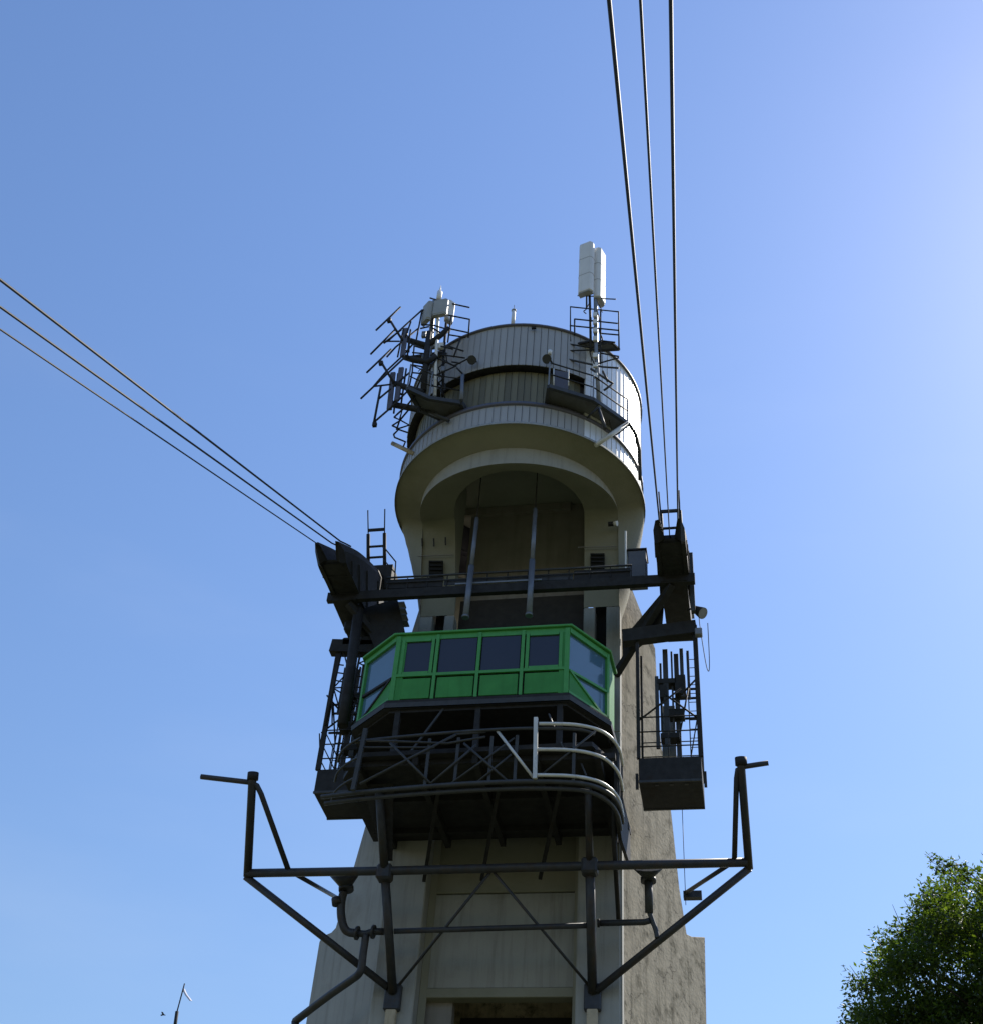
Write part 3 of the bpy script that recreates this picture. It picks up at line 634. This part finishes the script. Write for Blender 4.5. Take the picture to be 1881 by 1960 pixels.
wl = thing('wall_lamp', 'small lamp fixed to the edge of the flared ring beside the right pier', 'lamp', p)
MB().box((p.x-.14,p.y-.06,p.z-.05), (p.x+.02,p.y+.05,p.z+.05)).build('lamp_arm', 'steel', wl)
MB().cone(p + V(.02,-.03,0), p + V(.14,-.05,-.03), .05, .085, 12).build('lamp_head', 'white', wl)

# ------------------------------------------------------------------ pipe gantry in front
G0, G1 = V(0,-.2,14.0), V(0,-3.0,17.5); Gd = G1 - G0; Gn = (0, Gd.z, -Gd.y)
def GP(px, py): return PP(px, py, G0, Gn)
G = thing('pipe_gantry', 'wide gantry of dark steel pipes with upturned ends braced off the tower', 'pipe gantry', (0, -.2, 14.0))
def gp(pts, r_, name, n=12, mt_='pipe'): return MB().tube(pts, r_*.9, n).build(name, mt_, G)
gp([GP(473,1672), GP(760,1667), GP(1125,1658), GP(1430,1651)], .118, 'crossbeam', 16)
for a, b, top in (((752,1900), (737,1672), (727,1530)), ((1133,1900), (1128,1660), (1125,1520))):
    A_, B_, C_ = GP(*a), GP(*b), GP(*top)
    gp([A_, B_], .125, 'strut', 14); gp([B_ + (C_-B_)*.02, C_ + (C_-B_)*.15], .12 if top[0] < 900 else .10, 'strut_head', 14)
    MB().box((B_.x-.19, B_.y-.17, B_.z-.2), (B_.x+.19, B_.y+.17, B_.z+.2)).build('pipe_clamp', 'pipe', G, .05)
    MB().box((A_.x-.2, A_.y-.02, A_.z-.42), (A_.x+.2, .02, A_.z+.22)).build('foot_plate', 'pipe', G, .03)
    MB().box((A_.x-.13, -.16, 9.0), (A_.x+.13, -.002, A_.z-.2)).build('wall_channel', 'stained', G, .02)
gp([GP(755,1783), GP(1125,1772)], .075, 'tie_beam')
up_l = [GP(474,1678), GP(483,1500)]; gp(up_l + [GP(483.5,1487)], .115, 'upright', 14)
gp([GP(1433,1664), GP(1418,1470), GP(1417,1460)], .105, 'upright', 14)
gp([GP(385,1487), GP(480,1498), GP(492,1504), GP(500,1520), GP(552,1665)], .075, 'bent_arm')
gp([GP(1470,1460.5), GP(1422,1468), GP(1411,1474), GP(1409,1490), GP(1405,1645)], .07, 'bent_arm')
gp([GP(470,1678), GP(742,1890)], .10, 'lower_brace')
gp([GP(1434,1662), GP(1141,1897)], .10, 'lower_brace')
gp([GP(556,1668), PP(647,1720, (-3,.45,0), (1,1,0))], .065, 'rear_brace')
a = P(1311, 1710, Y=1.5); gp([GP(1392,1657), a], .06, 'rear_brace')
MB().box((a.x-.05, a.y-.1, a.z-.16), (a.x+.42, a.y+.1, a.z+.02)).build('brace_shoe', 'pipe', G)
for a, b in (((765,1885),(938,1670)), ((945,1670),(1127,1888))): gp([GP(*a), GP(*b)], .04, 'cross_rod', 8)
for px in ((484,1492), (1418,1464)):
    p = GP(*px); MB().cyl(p + V(0,0,-.02), p + V(0,-.05,.16), .14).build('end_cap', 'steel', G)

# ------------------------------------------------------------------ drain pipes with hoppers
def D(px, Y): return P(px[0], px[1], Y=Y)
dp = thing('drain_pipe', 'grey drain pipe with hopper and bends down the left buttress', 'drain pipe', D((655,1790), -.9), 'drain pipes with hoppers')
def d_(mb, name, mt_='pipe', pr=None): return mb.build(name, mt_, pr or dp)
d_(MB().cone(D(q7(968,830), -1.2), D(q7(962,735), -1.35), .12, .40, 14), 'hopper')
d_(MB().cyl(D(q7(970,845), -1.2), D(q7(970,820), -1.2), .19), 'flange')
d_(MB().tube(curve_pts([D(q7(955,850), -1.2), D(q7(938,920), -1.15), D(q7(938,1010), -1.1), D(q7(955,1080), -1.05), D(q7(985,1112), -1.0), D(q7(1040,1120), -1.0)], 6), .105, 12), 'bent_pipe')
d_(MB().tube([D(q7(1035,1120), -1.0), D(q7(1095,1125), -.95), D(q7(1145,1108), -.95), D(q7(1215,1110), -.95)], .085, 12), 'cross_pipe')
for u in (1040, 1145): d_(MB().cyl(D(q7(u-6,1118 if u < 1100 else 1110), -1.0), D(q7(u+8,1120 if u < 1100 else 1112), -1.0), .17), 'flange')
d_(MB().tube(curve_pts([D(q7(1098,1130), -.95), D(q7(1080,1250), -.9), D(q7(1070,1340), -.85), D(q7(1050,1385), -.8), D(q7(1000,1425), -.6), D(q7(850,1530), .0), D(q7(640,1690), 1.0)], 6), .095, 12), 'down_pipe')
d_(MB().cyl(D(q7(907,895), -1.2), D(q7(912,935), -1.2), .13), 'flange')
d_(MB().tube([D(q7(640,1690), 1.0), D(q7(640,1760), 1.0)], .1, 10), 'pipe_end')
d2 = thing('drain_pipe', 'grey drain pipe with hopper and a side branch in front of the right buttress', 'drain pipe', D((1243,1750), -.6), 'drain pipes with hoppers')
d_(MB().cone(D(q8(1065,745), -1.2), D(q8(1062,668), -1.4), .10, .40, 14), 'hopper', 'greysteel', d2)
d_(MB().cyl(D(q8(1065,765), -1.2), D(q8(1065,742), -1.2), .19), 'flange', 'pipe', d2)
d_(MB().tube([D(q8(1066,765), -1.2), D(q8(1070,960), -1.0)], .10, 12), 'pipe', 'greysteel', d2)
d_(MB().tube(curve_pts([D(q8(1072,955), -1.0), D(q8(1090,1010), -.98), D(q8(1112,1070), -.95), D(q8(1122,1120), -.95)], 4), .06, 10), 'bent_pipe', 'greysteel', d2)
d_(MB().tube([D(q8(1075,1008), -1.0), D(q8(1040,1018), -.95), D(q8(750,1025), -.9)], .075, 12), 'branch_pipe', 'pipe', d2)
d_(MB().cyl(D(q8(745,1025), -.9), D(q8(760,1025), -.9), .10), 'flange', 'steel', d2)

# ------------------------------------------------------------------ antenna platforms and antennas
def antenna_platform(s):
    lb = 'steel antenna platform bracketed to the left front of the drum' if s < 0 else 'steel antenna platform bracketed to the sunny right front of the drum'
    t = thing('antenna_platform', lb, 'antenna platform', (s*2.4, -4.2, 29.9), 'antenna platforms on the drum')
    c = lambda mb, name, mt_='steel': mb.build(name, mt_, t)
    Z = 29.9
    if s < 0:
        out = [a1(670,1375), a1(960,1500), a1(1150,1420), a1(1080,1310), a1(760,1260), a1(540,1160)]
    else:
        out = [a2(165,1470), a2(530,1570), a2(715,1700), a2(850,1600), a2(560,1400), a2(190,1290)]
    pts = [P(*p, Z=Z) for p in out]
    c(MB().prism(pts, (0,0,.05)), 'floor_plate', 'plate')
    for i in range(len(pts)):
        a, b = pts[i], pts[(i+1) % len(pts)]; c(MB().beam(a + V(0,0,-.05), b + V(0,0,-.05), .10, .14), 'edge_beam', 'greysteel')
    outer = pts[3:] if s < 0 else pts[3:]
    for h in (.5, 1.0):
        c(MB().tube([p + V(0,0,h) for p in outer], .022, 6), 'guard_rail')
    for p in outer: c(MB().beam(p, p + V(0,0,1.02), .04, .04), 'rail_post', 'galv')
    # upper working level near the roof rim
    U = 32.9
    up = [a1(545,850), a1(750,930), a1(1000,935), a1(1190,870), a1(880,800)] if s < 0 else [a2(370,950), a2(540,1000), a2(780,985), a2(720,930), a2(520,920)]
    up = [P(*p, Z=U) for p in up]
    c(MB().prism(up, (0,0,.05)), 'upper_floor', 'plate')
    for i in range(len(up)): c(MB().beam(up[i] + V(0,0,-.03), up[(i+1) % len(up)] + V(0,0,-.03), .05, .07), 'edge_beam')
    return t, pts, up
pL, ptsL, upL = antenna_platform(-1); pR, ptsR, upR = antenna_platform(1)
def rod(t, f, uv, Ys, r_, name, mt_='steel', n=6):
    return MB().tube([P(*f(u, v), Y=Ys if not isinstance(Ys, (tuple, list)) else Ys[i]) for i, (u, v) in enumerate(uv)], r_, n).build(name, mt_, t)
YR = -4.1
# right platform: rails, masts, brackets
for uv in ([(370,925),(370,633),(772,675),(775,985)], [(405,735),(765,772)], [(405,735),(405,870)], [(365,790),(772,830)], [(365,1000),(775,985)], [(622,655),(622,1110)], [(365,945),(540,975),(720,925)],
           [(622,1020),(775,1048)], [(605,1105),(775,1058)], [(622,915),(745,930)], [(622,855),(775,868)]):
    rod(pR, a2, uv, YR, .027, 'guard_rail')
for uv in ([(185,1035),(365,1075),(640,1135),(775,1145)], [(540,1150),(725,1275)], [(725,1275),(650,1330)], [(640,1170),(680,1255)]):
    rod(pR, a2, uv, YR, .035, 'bracket_arm', 'greysteel')
rod(pR, a2, [(850,1600),(580,1790)], (-3.3,-3.6), .07, 'diagonal_strut', 'rail'); rod(pR, a2, [(600,1470),(510,1560)], -4.3, .03, 'diagonal_strut'); rod(pR, a2, [(605,1480),(660,1650)], -4.2, .05, 'diagonal_strut', 'greysteel')
rod(pR, a2, [(850,1600),(720,1690),(690,1560),(750,1540)], -3.4, .02, 'cable_loop')
rod(pR, a2, [(855,1600),(915,1700),(945,1830),(950,1960),(952,2080)], (-3.3,-3.0,-2.6,-2.2,-2.0), .055, 'down_conductor', 'greysteel', 8)
for u in (232, 355): rod(pR, a2, [(u,1290),(u,1150)], -4.6, .02, 'door_post', 'white')
c = [P(*a2(240,1160), Y=-4.45), P(*a2(350,1180), Y=-4.35), P(*a2(350,1330), Y=-4.35), P(*a2(240,1290), Y=-4.45)]
MB().prism(c, (0,.05,0)).build('door_panel', 'flash', pR)
mast = thing('antenna_mast', 'slim galvanised antenna mast rising from the right platform', 'mast', P(*a2(610,1470), Y=YR), 'antenna masts')
rod(mast, a2, [(610,1475),(585,1000),(580,560),(575,300)], YR, .065, 'pole', 'galv', 10)
rod(mast, a2, [(540,1000),(535,700),(530,540)], YR-.05, .04, 'cable_bundle', 'steel', 8)
rod(mast, a2, [(505,640),(505,540),(560,520)], YR-.1, .028, 'cable_bundle', 'steel', 8)
rod(mast, a2, [(430,540),(560,545),(640,565),(750,570)], YR, .022, 'cross_arm', 'steel')
for v in (700, 760, 830, 900, 1040, 1120, 1210): 
    p = P(*a2(578, v), Y=YR-.1); MB().box((p.x-.07,p.y-.04,p.z-.1), (p.x+.07,p.y+.04,p.z+.1)).build('sunlit_pole_patch', 'white', mast, .01)  # white boxes imitate sunlit stretches of the mast
def panel_antenna(c, wd, dp_, h, rz, lb, mt_='white', grp='panel antennas on the masts', joints=2):
    t = thing('panel_antenna', lb, 'antenna', c, grp)
    R_ = Matrix.Translation(c) @ Matrix.Rotation(rz, 4, 'Z')
    prof_ = [(-wd/2,0),(-wd/2,-dp_*.6),(-wd/2+dp_*.3,-dp_),(wd/2-dp_*.3,-dp_),(wd/2,-dp_*.6),(wd/2,0)]
    mb = MB().prism([R_ @ V(x,y,0) for x,y in prof_], (0,0,h)); mb.build('radome', mt_, t, .015)
    for k in range(joints):
        z = h*(k+1)/(joints+1); MB().prism([R_ @ V(x*1.02,y*1.02,z) for x,y in prof_], (0,0,.02)).build('band', 'panelgrey', t)
    MB().prism([R_ @ V(x*.9,y*.9-.005,-.05) for x,y in prof_], (0,0,.048)).build('end_cap', 'panelgrey', t)
    for z in (.2, h-.2): MB().box(tuple(R_ @ V(-.04,.0,z)), tuple(R_ @ V(.04,.1,z+.06))).build('bracket', 'galv', t)
    return t
pt = P(*a2(508, 548), Y=YR-.05); pb = P(*a2(508, 150), Y=YR-.05)
panel_antenna(pt + V(.0,-.05,0), .50, .22, pb.z - pt.z, math.radians(-18), 'tall white panel antenna on the right mast, facing the viewer', 'white')
pt = P(*a2(630, 583), Y=YR+.1); pb = P(*a2(630, 178), Y=YR+.1)
panel_antenna(pt + V(-.16,.05,0), .50, .22, pb.z - pt.z, math.radians(70), 'tall white panel antenna on the right mast, the sunlit one turned right', 'white')
p = P(*a2(555, 500), Y=YR); MB().tube([p, P(*a2(552, 125), Y=YR)], .06, 10).build('pole_top', 'white', mast)
# whip antenna on the roof
p = P(981, 619, Y=-4.2)
wa = thing('whip_antenna', 'short white antenna stub standing on the drum roof rim', 'antenna', p)
MB().cyl(p + V(0,0,-.1), p + V(0,0,.62), .062).build('sleeve', 'white', wa); MB().tube([p + V(0,0,.62), p + V(0,0,.92)], .012, 6).build('rod', 'galv', wa)
MB().cyl(p + V(0,0,.62), p + V(0,0,.66), .08).build('collar', 'panelgrey', wa)
# floodlights at the platform corners
for f, u, v, lb in ((a2, 190, 1060, 'small lamp at the left corner of the right antenna platform'), (a1, 1215, 870, 'small lamp on an arm right of the left antenna platform')):
    p = P(*f(u, v), Y=-4.75); t = thing('drum_lamp', lb, 'lamp', p, 'small lamps on the antenna platforms')
    MB().cone(p + V(0,.1,.08), p + V(-.05,-.05,-.1), .07, .15, 12).build('lamp_head', 'greysteel', t)
    MB().tube([p + V(0,.1,.1), p + V(.05,.35,.15)], .03, 6).build('arm', 'steel', t)
    if f is a2: MB().cone(p + V(.02,0,.15), p + V(.03,0,.32), .05, .07, 10).build('sensor', 'white', t)
# left cluster
YL = -4.6
ml = thing('antenna_mast', 'cluttered antenna mast with arms on the left platform', 'mast', P(*a1(770,1250), Y=YL), 'antenna masts')
rod(ml, a1, [(740,1250),(760,900),(790,500),(815,280)], YL, .075, 'pole', 'galv', 10)
rod(ml, a1, [(900,1250),(905,850),(940,430)], YL+.2, .045, 'pole', 'steel', 8)
rod(ml, a1, [(820,1250),(830,850),(850,450),(850,290)], YL-.1, .05, 'cable_bundle', 'white', 8)
rod(ml, a1, [(700,1200),(730,850),(760,600)], YL-.15, .09, 'cable_bundle', 'steel', 8)
for uv, yy in (([(550,680),(740,735),(790,700),(900,610),(960,560)], -4.7), ([(505,850),(600,880),(740,905),(830,840)], -4.8), ([(400,1120),(545,1165),(690,1210)], -5.0), ([(390,1335),(520,1360),(650,1385)], -4.9)):
    rod(ml, a1, uv, yy, .095, 'outrigger', 'steel', 8)
for uv in ([(690,370),(1172,466)], [(1172,466),(1158,650)], [(985,430),(950,700)], [(960,560),(1150,600)], [(970,625),(1130,650)], [(690,370),(340,690),(300,700)], [(690,370),(630,680),(500,830)], [(650,560),(420,750),(330,850)],
           [(800,350),(790,540)], [(820,260),(800,440)], [(680,520),(800,525),(920,560)], [(670,560),(760,540)], [(780,545),(870,600)], [(1080,660),(1010,850)], [(820,850),(1015,940)], [(1015,940),(1190,850)],
           [(620,740),(735,775)], [(590,805),(705,815)], [(590,930),(690,950)], [(590,1010),(700,1020)], [(610,720),(590,1000),(560,1150)], [(560,700),(555,800)], [(690,1040),(630,1180)], [(960,740),(1110,790)], [(870,825),(1125,860)], [(990,900),(1080,915)],
           [(880,740),(1000,770)], [(1000,700),(1060,680)], [(760,985),(830,880)], [(1100,1020),(1040,960)], [(840,1030),(1040,940)]):
    rod(pL, a1, uv, -4.75, .028, 'guard_rail')
for uv, yy in (([(405,1465),(490,1380),(460,1490),(405,1465)], -4.3), ([(385,1550),(470,1495),(560,1545),(450,1580),(385,1550)], -4.2), ([(400,1640),(450,1590),(540,1620)], -4.0), ([(400,1640),(410,1670),(520,1715),(500,1760)], -4.0), ([(560,1380),(460,1500),(430,1590)], -4.2)):
    rod(pL, a1, uv, yy, .028, 'side_frame')
rod(pL, a1, [(385,1730),(510,1790),(610,1840)], (-3.2,-3.2,-3.3), .07, 'bracket_foot', 'stained', 8)
rod(pL, a1, [(1090,1290),(1100,1030)], -4.7, .06, 'rail_post', 'tube', 8)
rod(pL, a1, [(690,1380),(960,1500)], -4.4, .06, 'diagonal_strut', 'greysteel', 8); rod(pL, a1, [(960,1500),(1110,1420)], -4.2, .06, 'diagonal_strut', 'greysteel', 8)
rod(pL, a1, [(1075,1290),(1160,1400),(1155,1490)], -4.4, .055, 'diagonal_strut', 'greysteel', 8)
for u in (810, 890): rod(pL, a1, [(u,1260),(u+10,1090)], -4.3, .045, 'stanchion', 'tube', 8)
rod(ml, a1, [(770,248),(870,280),(1170,345)], YL, .028, 'cross_arm', 'steel')
p = P(*a1(858, 270), Y=YL)
ol = thing('mast_beacon', 'small white beacon at the tip of the left antenna mast', 'beacon', p)
MB().cyl(p, p + V(0,0,.42), .085, 12).build('body', 'white', ol); MB().cone(p + V(0,0,.42), p + V(0,0,.75), .04, .012, 8).build('tip', 'white', ol)
for (u, v, u2, v2, wd, rz, lb, mt_, yy) in ((870, 440, 880, 300, .50, -.12, 'grey antenna box facing the viewer at the top of the left mast', 'panelgrey', -4.75),
        (745, 500, 760, 330, .42, -.75, 'grey antenna box turned left at the top of the left mast', 'panelgrey', -4.7), (945, 500, 955, 310, .30, .9, 'white antenna box turned right at the top of the left mast', 'white', -4.5)):
    b_ = P(*a1(u, v), Y=yy); t_ = P(*a1(u2, v2), Y=yy)
    panel_antenna(b_, wd, .16, t_.z - b_.z, rz, lb, mt_, 'grey and white boxes on the left mast', 0)
for (uv, lb) in (([(490,850),(525,560)], 'dark panel antenna on the upper arm left of the drum'), ([(430,1300),(480,960)], 'long dark panel antenna on the lower arm, its back to the drum'), ([(355,1390),(395,1010)], 'outermost dark panel antenna on the lower arm left of the drum')):
    t = thing('panel_antenna', lb, 'antenna', P(*a1(*uv[0]), Y=-5.0), 'dark panel antennas on the left arms')
    b_, t_ = P(*a1(*uv[0]), Y=-5.0), P(*a1(*uv[1]), Y=-5.0)
    MB().beam(b_, t_, .16, .09, up=(0,1,0)).build('radome', 'flash', t, .02); MB().tube([b_ + V(.12,.1,-.05), t_ + V(.12,.1,.05)], .03, 8).build('pipe', 'steel', t)
    for k in (.25, .75): p = b_.lerp(t_, k); MB().beam(p, p + V(.12,.1,0), .05, .05).build('bracket', 'steel', t)
yag = [([(350,455),(490,680)], [[(470,340),(220,578)], [(415,570),(165,822)], [(480,570),(300,710)]], 'uppermost yagi antenna with long rods left of the drum'),
       ([(265,890),(400,1110)], [[(375,770),(125,1010)], [(495,870),(65,1275)], [(330,1020),(200,1150)]], 'middle yagi antenna with long rods left of the drum'),
       ([(200,1515),(270,1145)], [[(200,1515),(350,1385)], [(245,1280),(370,1175)], [(195,1150),(370,1130)]], 'lowest yagi antenna with a hanging rod frame left of the drum')]
for bm_, els, lb in yag:
    t = thing('yagi_antenna', lb, 'antenna', P(*a1(*bm_[1]), Y=-5.2), 'yagi antennas left of the drum')
    rod(t, a1, bm_, -5.2, .038, 'boom', 'steel')
    for e in els: rod(t, a1, e, -5.2, .03, 'element', 'steel')
    p = P(*a1(bm_[0][0]+6, bm_[0][1]+25), Y=-5.2); MB().box((p.x-.06,p.y-.05,p.z-.07), (p.x+.06,p.y+.05,p.z+.07)).build('balun_box', 'steel', t)
for uv in ([(340,690),(300,700)], [(500,830),(330,990),(195,1150)], [(560,1010),(400,1150)], [(530,1210),(350,1390)], [(575,490),(520,650)], [(500,560),(440,850)], [(620,1240),(540,1340),(430,1440)], [(460,690),(330,690)]):
    rod(ml, a1, uv, -5.05, .028, 'stay_rod')

rc = random.Random(3)
for k in range(16):
    u, v = rc.uniform(640,960), rc.uniform(560,1130); pts_ = [(u, v)]
    for j in range(4): u += rc.uniform(-45,45); v += rc.uniform(10,60); pts_.append((u, v))
    MB().tube(curve_pts([P(*a1(*q_), Y=-4.55 + rc.uniform(-.15,.15)) for q_ in pts_], 4), rc.uniform(.012,.024), 5).build('cable', 'steel', ml)
for k in range(9):
    p = P(*a1(rc.uniform(690,930), rc.uniform(520,1100)), Y=-4.6); d_x, d_z = rc.uniform(.05,.11), rc.uniform(.07,.16)
    MB().box((p.x-d_x,p.y-.06,p.z-d_z), (p.x+d_x,p.y+.06,p.z+d_z)).build('mast_box', 'white' if k % 3 == 0 else 'galv', ml, .015)
for k in range(8):
    u, v = rc.uniform(520,610), rc.uniform(560,1100); pts_ = [(u, v)]
    for j in range(3): u += rc.uniform(-30,30); v += rc.uniform(15,50); pts_.append((u, v))
    MB().tube(curve_pts([P(*a2(*q_), Y=-4.15 + rc.uniform(-.1,.1)) for q_ in pts_], 4), rc.uniform(.012,.022), 5).build('cable', 'steel', mast)

# ------------------------------------------------------------------ tree
tb = V(0,0,0)
cen = P(1905, 1930, Y=-5.5)
t = thing('broadleaf_tree', 'leafy green broadleaf tree in front of the blue sky, right of the tower', 'tree', (cen.x + 1.2, cen.y, 0))
base = V(cen.x + 1.2, cen.y, 0)
limbs = []
trunk = [base, base + V(.1,.05,3), base + V(-.15,.1,6), base + V(-.1,.2,cen.z - 1.0), base + V(-.3,.1,cen.z + 2.2)]
MB().tube(curve_pts(trunk, 5), .30, 12, .04).build('trunk', 'bark', t)
rng = random.Random(5)
# outline of the crown taken along a silhouette, each point a spray of leaves at its own depth
sil = [(1640,1925),(1660,1880),(1690,1850),(1700,1800),(1735,1755),(1770,1720),(1785,1690),(1830,1670),(1875,1664),(1950,1660),(2040,1675),(2110,1720)]
cents = []
for px, py in sil:
    for k in range(3):
        p = P(px + rng.uniform(-8,26), py + rng.uniform(0,34), Y=cen.y + rng.uniform(-1.0,1.2)); cents.append((p, rng.uniform(.12,.42)))
for k in range(420):
    u = rng.uniform(0,1); px = rng.uniform(1650, 2180); 
    top = 1935 - (px-1640)*1.42 if px < 1850 else 1664 + max(0, px-2000)*.6
    py = top + 25 + rng.random()**1.0 * 560
    if math.sin(px*.031 + 1.3) + math.sin(py*.037 + px*.011) > 1.2: continue
    cents.append((P(px, py, Y=cen.y + rng.uniform(-2.2,2.2)), rng.uniform(.2,.62)))
br = MB()
for p, r_ in cents[::3]:
    hz = max(base.z + 5, p.z - 1.6 - rng.random()*1.2); st = V(base.x - .1, base.y + .1, min(hz, cen.z + 1.5))
    mid = st.lerp(p, .55) + V(rng.uniform(-.2,.2), rng.uniform(-.2,.2), .25)
    br.tube(curve_pts([st, mid, p], 3), .045, 5, .008)
for p, r_ in cents[:36:2]: br.tube([p, p + V(rng.uniform(-.25,.1), rng.uniform(-.2,.2), rng.uniform(.15,.45))], .010, 4, .004)
for px, py in ((1778,1638),(1782,1650),(1798,1644),(1812,1655),(1790,1662),(1822,1650),(1612,1950),(1618,1925),(1640,1885),(1672,1838),(1742,1722),(1830,1662),(1845,1655),(1700,1775)):
    p = P(px, py, Y=cen.y); br.tube(curve_pts([p + V(.55,.1,-.5), p + V(.2,.05,-.12), p], 3), .012, 4, .004); cents.append((p, .075)); cents.append((p + V(.18,.05,-.12), .1))
lf = MB()
for p, r_ in cents:
    n_ = int(380 * (r_/.4)**2)
    out = V(rng.uniform(-1,1), rng.uniform(-1,1), rng.uniform(-.2,.8))
    for k in range(n_):
        d = V(rng.gauss(0,1), rng.gauss(0,1), rng.gauss(0,.75)); d = d.normalized() * r_ * (rng.random()**.45) * rng.uniform(.7,1.25)
        c = p + d; L = rng.uniform(.055,.12); wd = L * rng.uniform(.4,.6)
        ax = (d.normalized()*.6 + V(rng.gauss(0,.6), rng.gauss(0,.6), rng.gauss(0,.45) - .15)).normalized(); sd_ = ax.cross(V(rng.gauss(0,.5), rng.gauss(0,.5), 1)).normalized() * wd * .5
        nn = ax.cross(sd_).normalized() * L * .08
        o = len(lf.v); lf.v += [tuple(c), tuple(c + ax*L*.5 + sd_ + nn), tuple(c + ax*L), tuple(c + ax*L*.5 - sd_ + nn)]
        lf.f += [(o, o+1, o+2, o+3)]; lf.sm.append(False)
br.build('limbs', 'bark', t)
lo_ = lf.build('crown', 'leaf', t)

# ------------------------------------------------------------------ small things low on the left
p1, p2, p3 = P(335, 1965, Y=-16), P(339, 1937, Y=-16), P(350, 1896, Y=-16)
t = thing('ribbon_pole', 'thin dark pole tipped with a pale ribbon at the lower left', 'pole', (p1.x - .05, -16, 0))
MB().tube([(p1.x - .05, -16, 0), tuple(p1), tuple(p2)], .022, 8).build('pole', 'steel', t); MB().tube([p2, p3, p3 + V(.004,0,.08)], .008, 6).build('tip', 'steel', t)
rb = [P(x, y, Y=-16) for x, y in ((350.5,1894),(352,1899),(356,1906),(360,1911),(364.5,1917))]
mb = MB(); mb.loft([[q_ + V(-.012,0,.008), q_ + V(.014,.02,.012), q_ + V(.012,.024,.010), q_ + V(-.014,.004,.006)] for q_ in rb], True, True); mb.build('ribbon', 'ribbon', t)
p = P(312.5, 1944, Y=20)
bd = thing('bird', 'tiny dark bird flying low at the far left of the tower', 'bird', p)
MB().tube(curve_pts([p + V(-.10,0,0), p + V(-.03,0,.012), p + V(.05,0,.012), p + V(.10,0,.0)], 3), .032, 8, .012).build('body', 'steel', bd)
mb = MB()
for s in (-1, 1): mb.prism([p + V(.04,0,.02), p + V(-.04,0,.02), p + V(-.05,s*.12,.07), p + V(-.02,s*.2,.06), p + V(.02,s*.12,.07)], (0,0,.012))
mb.build('wings', 'steel', bd)
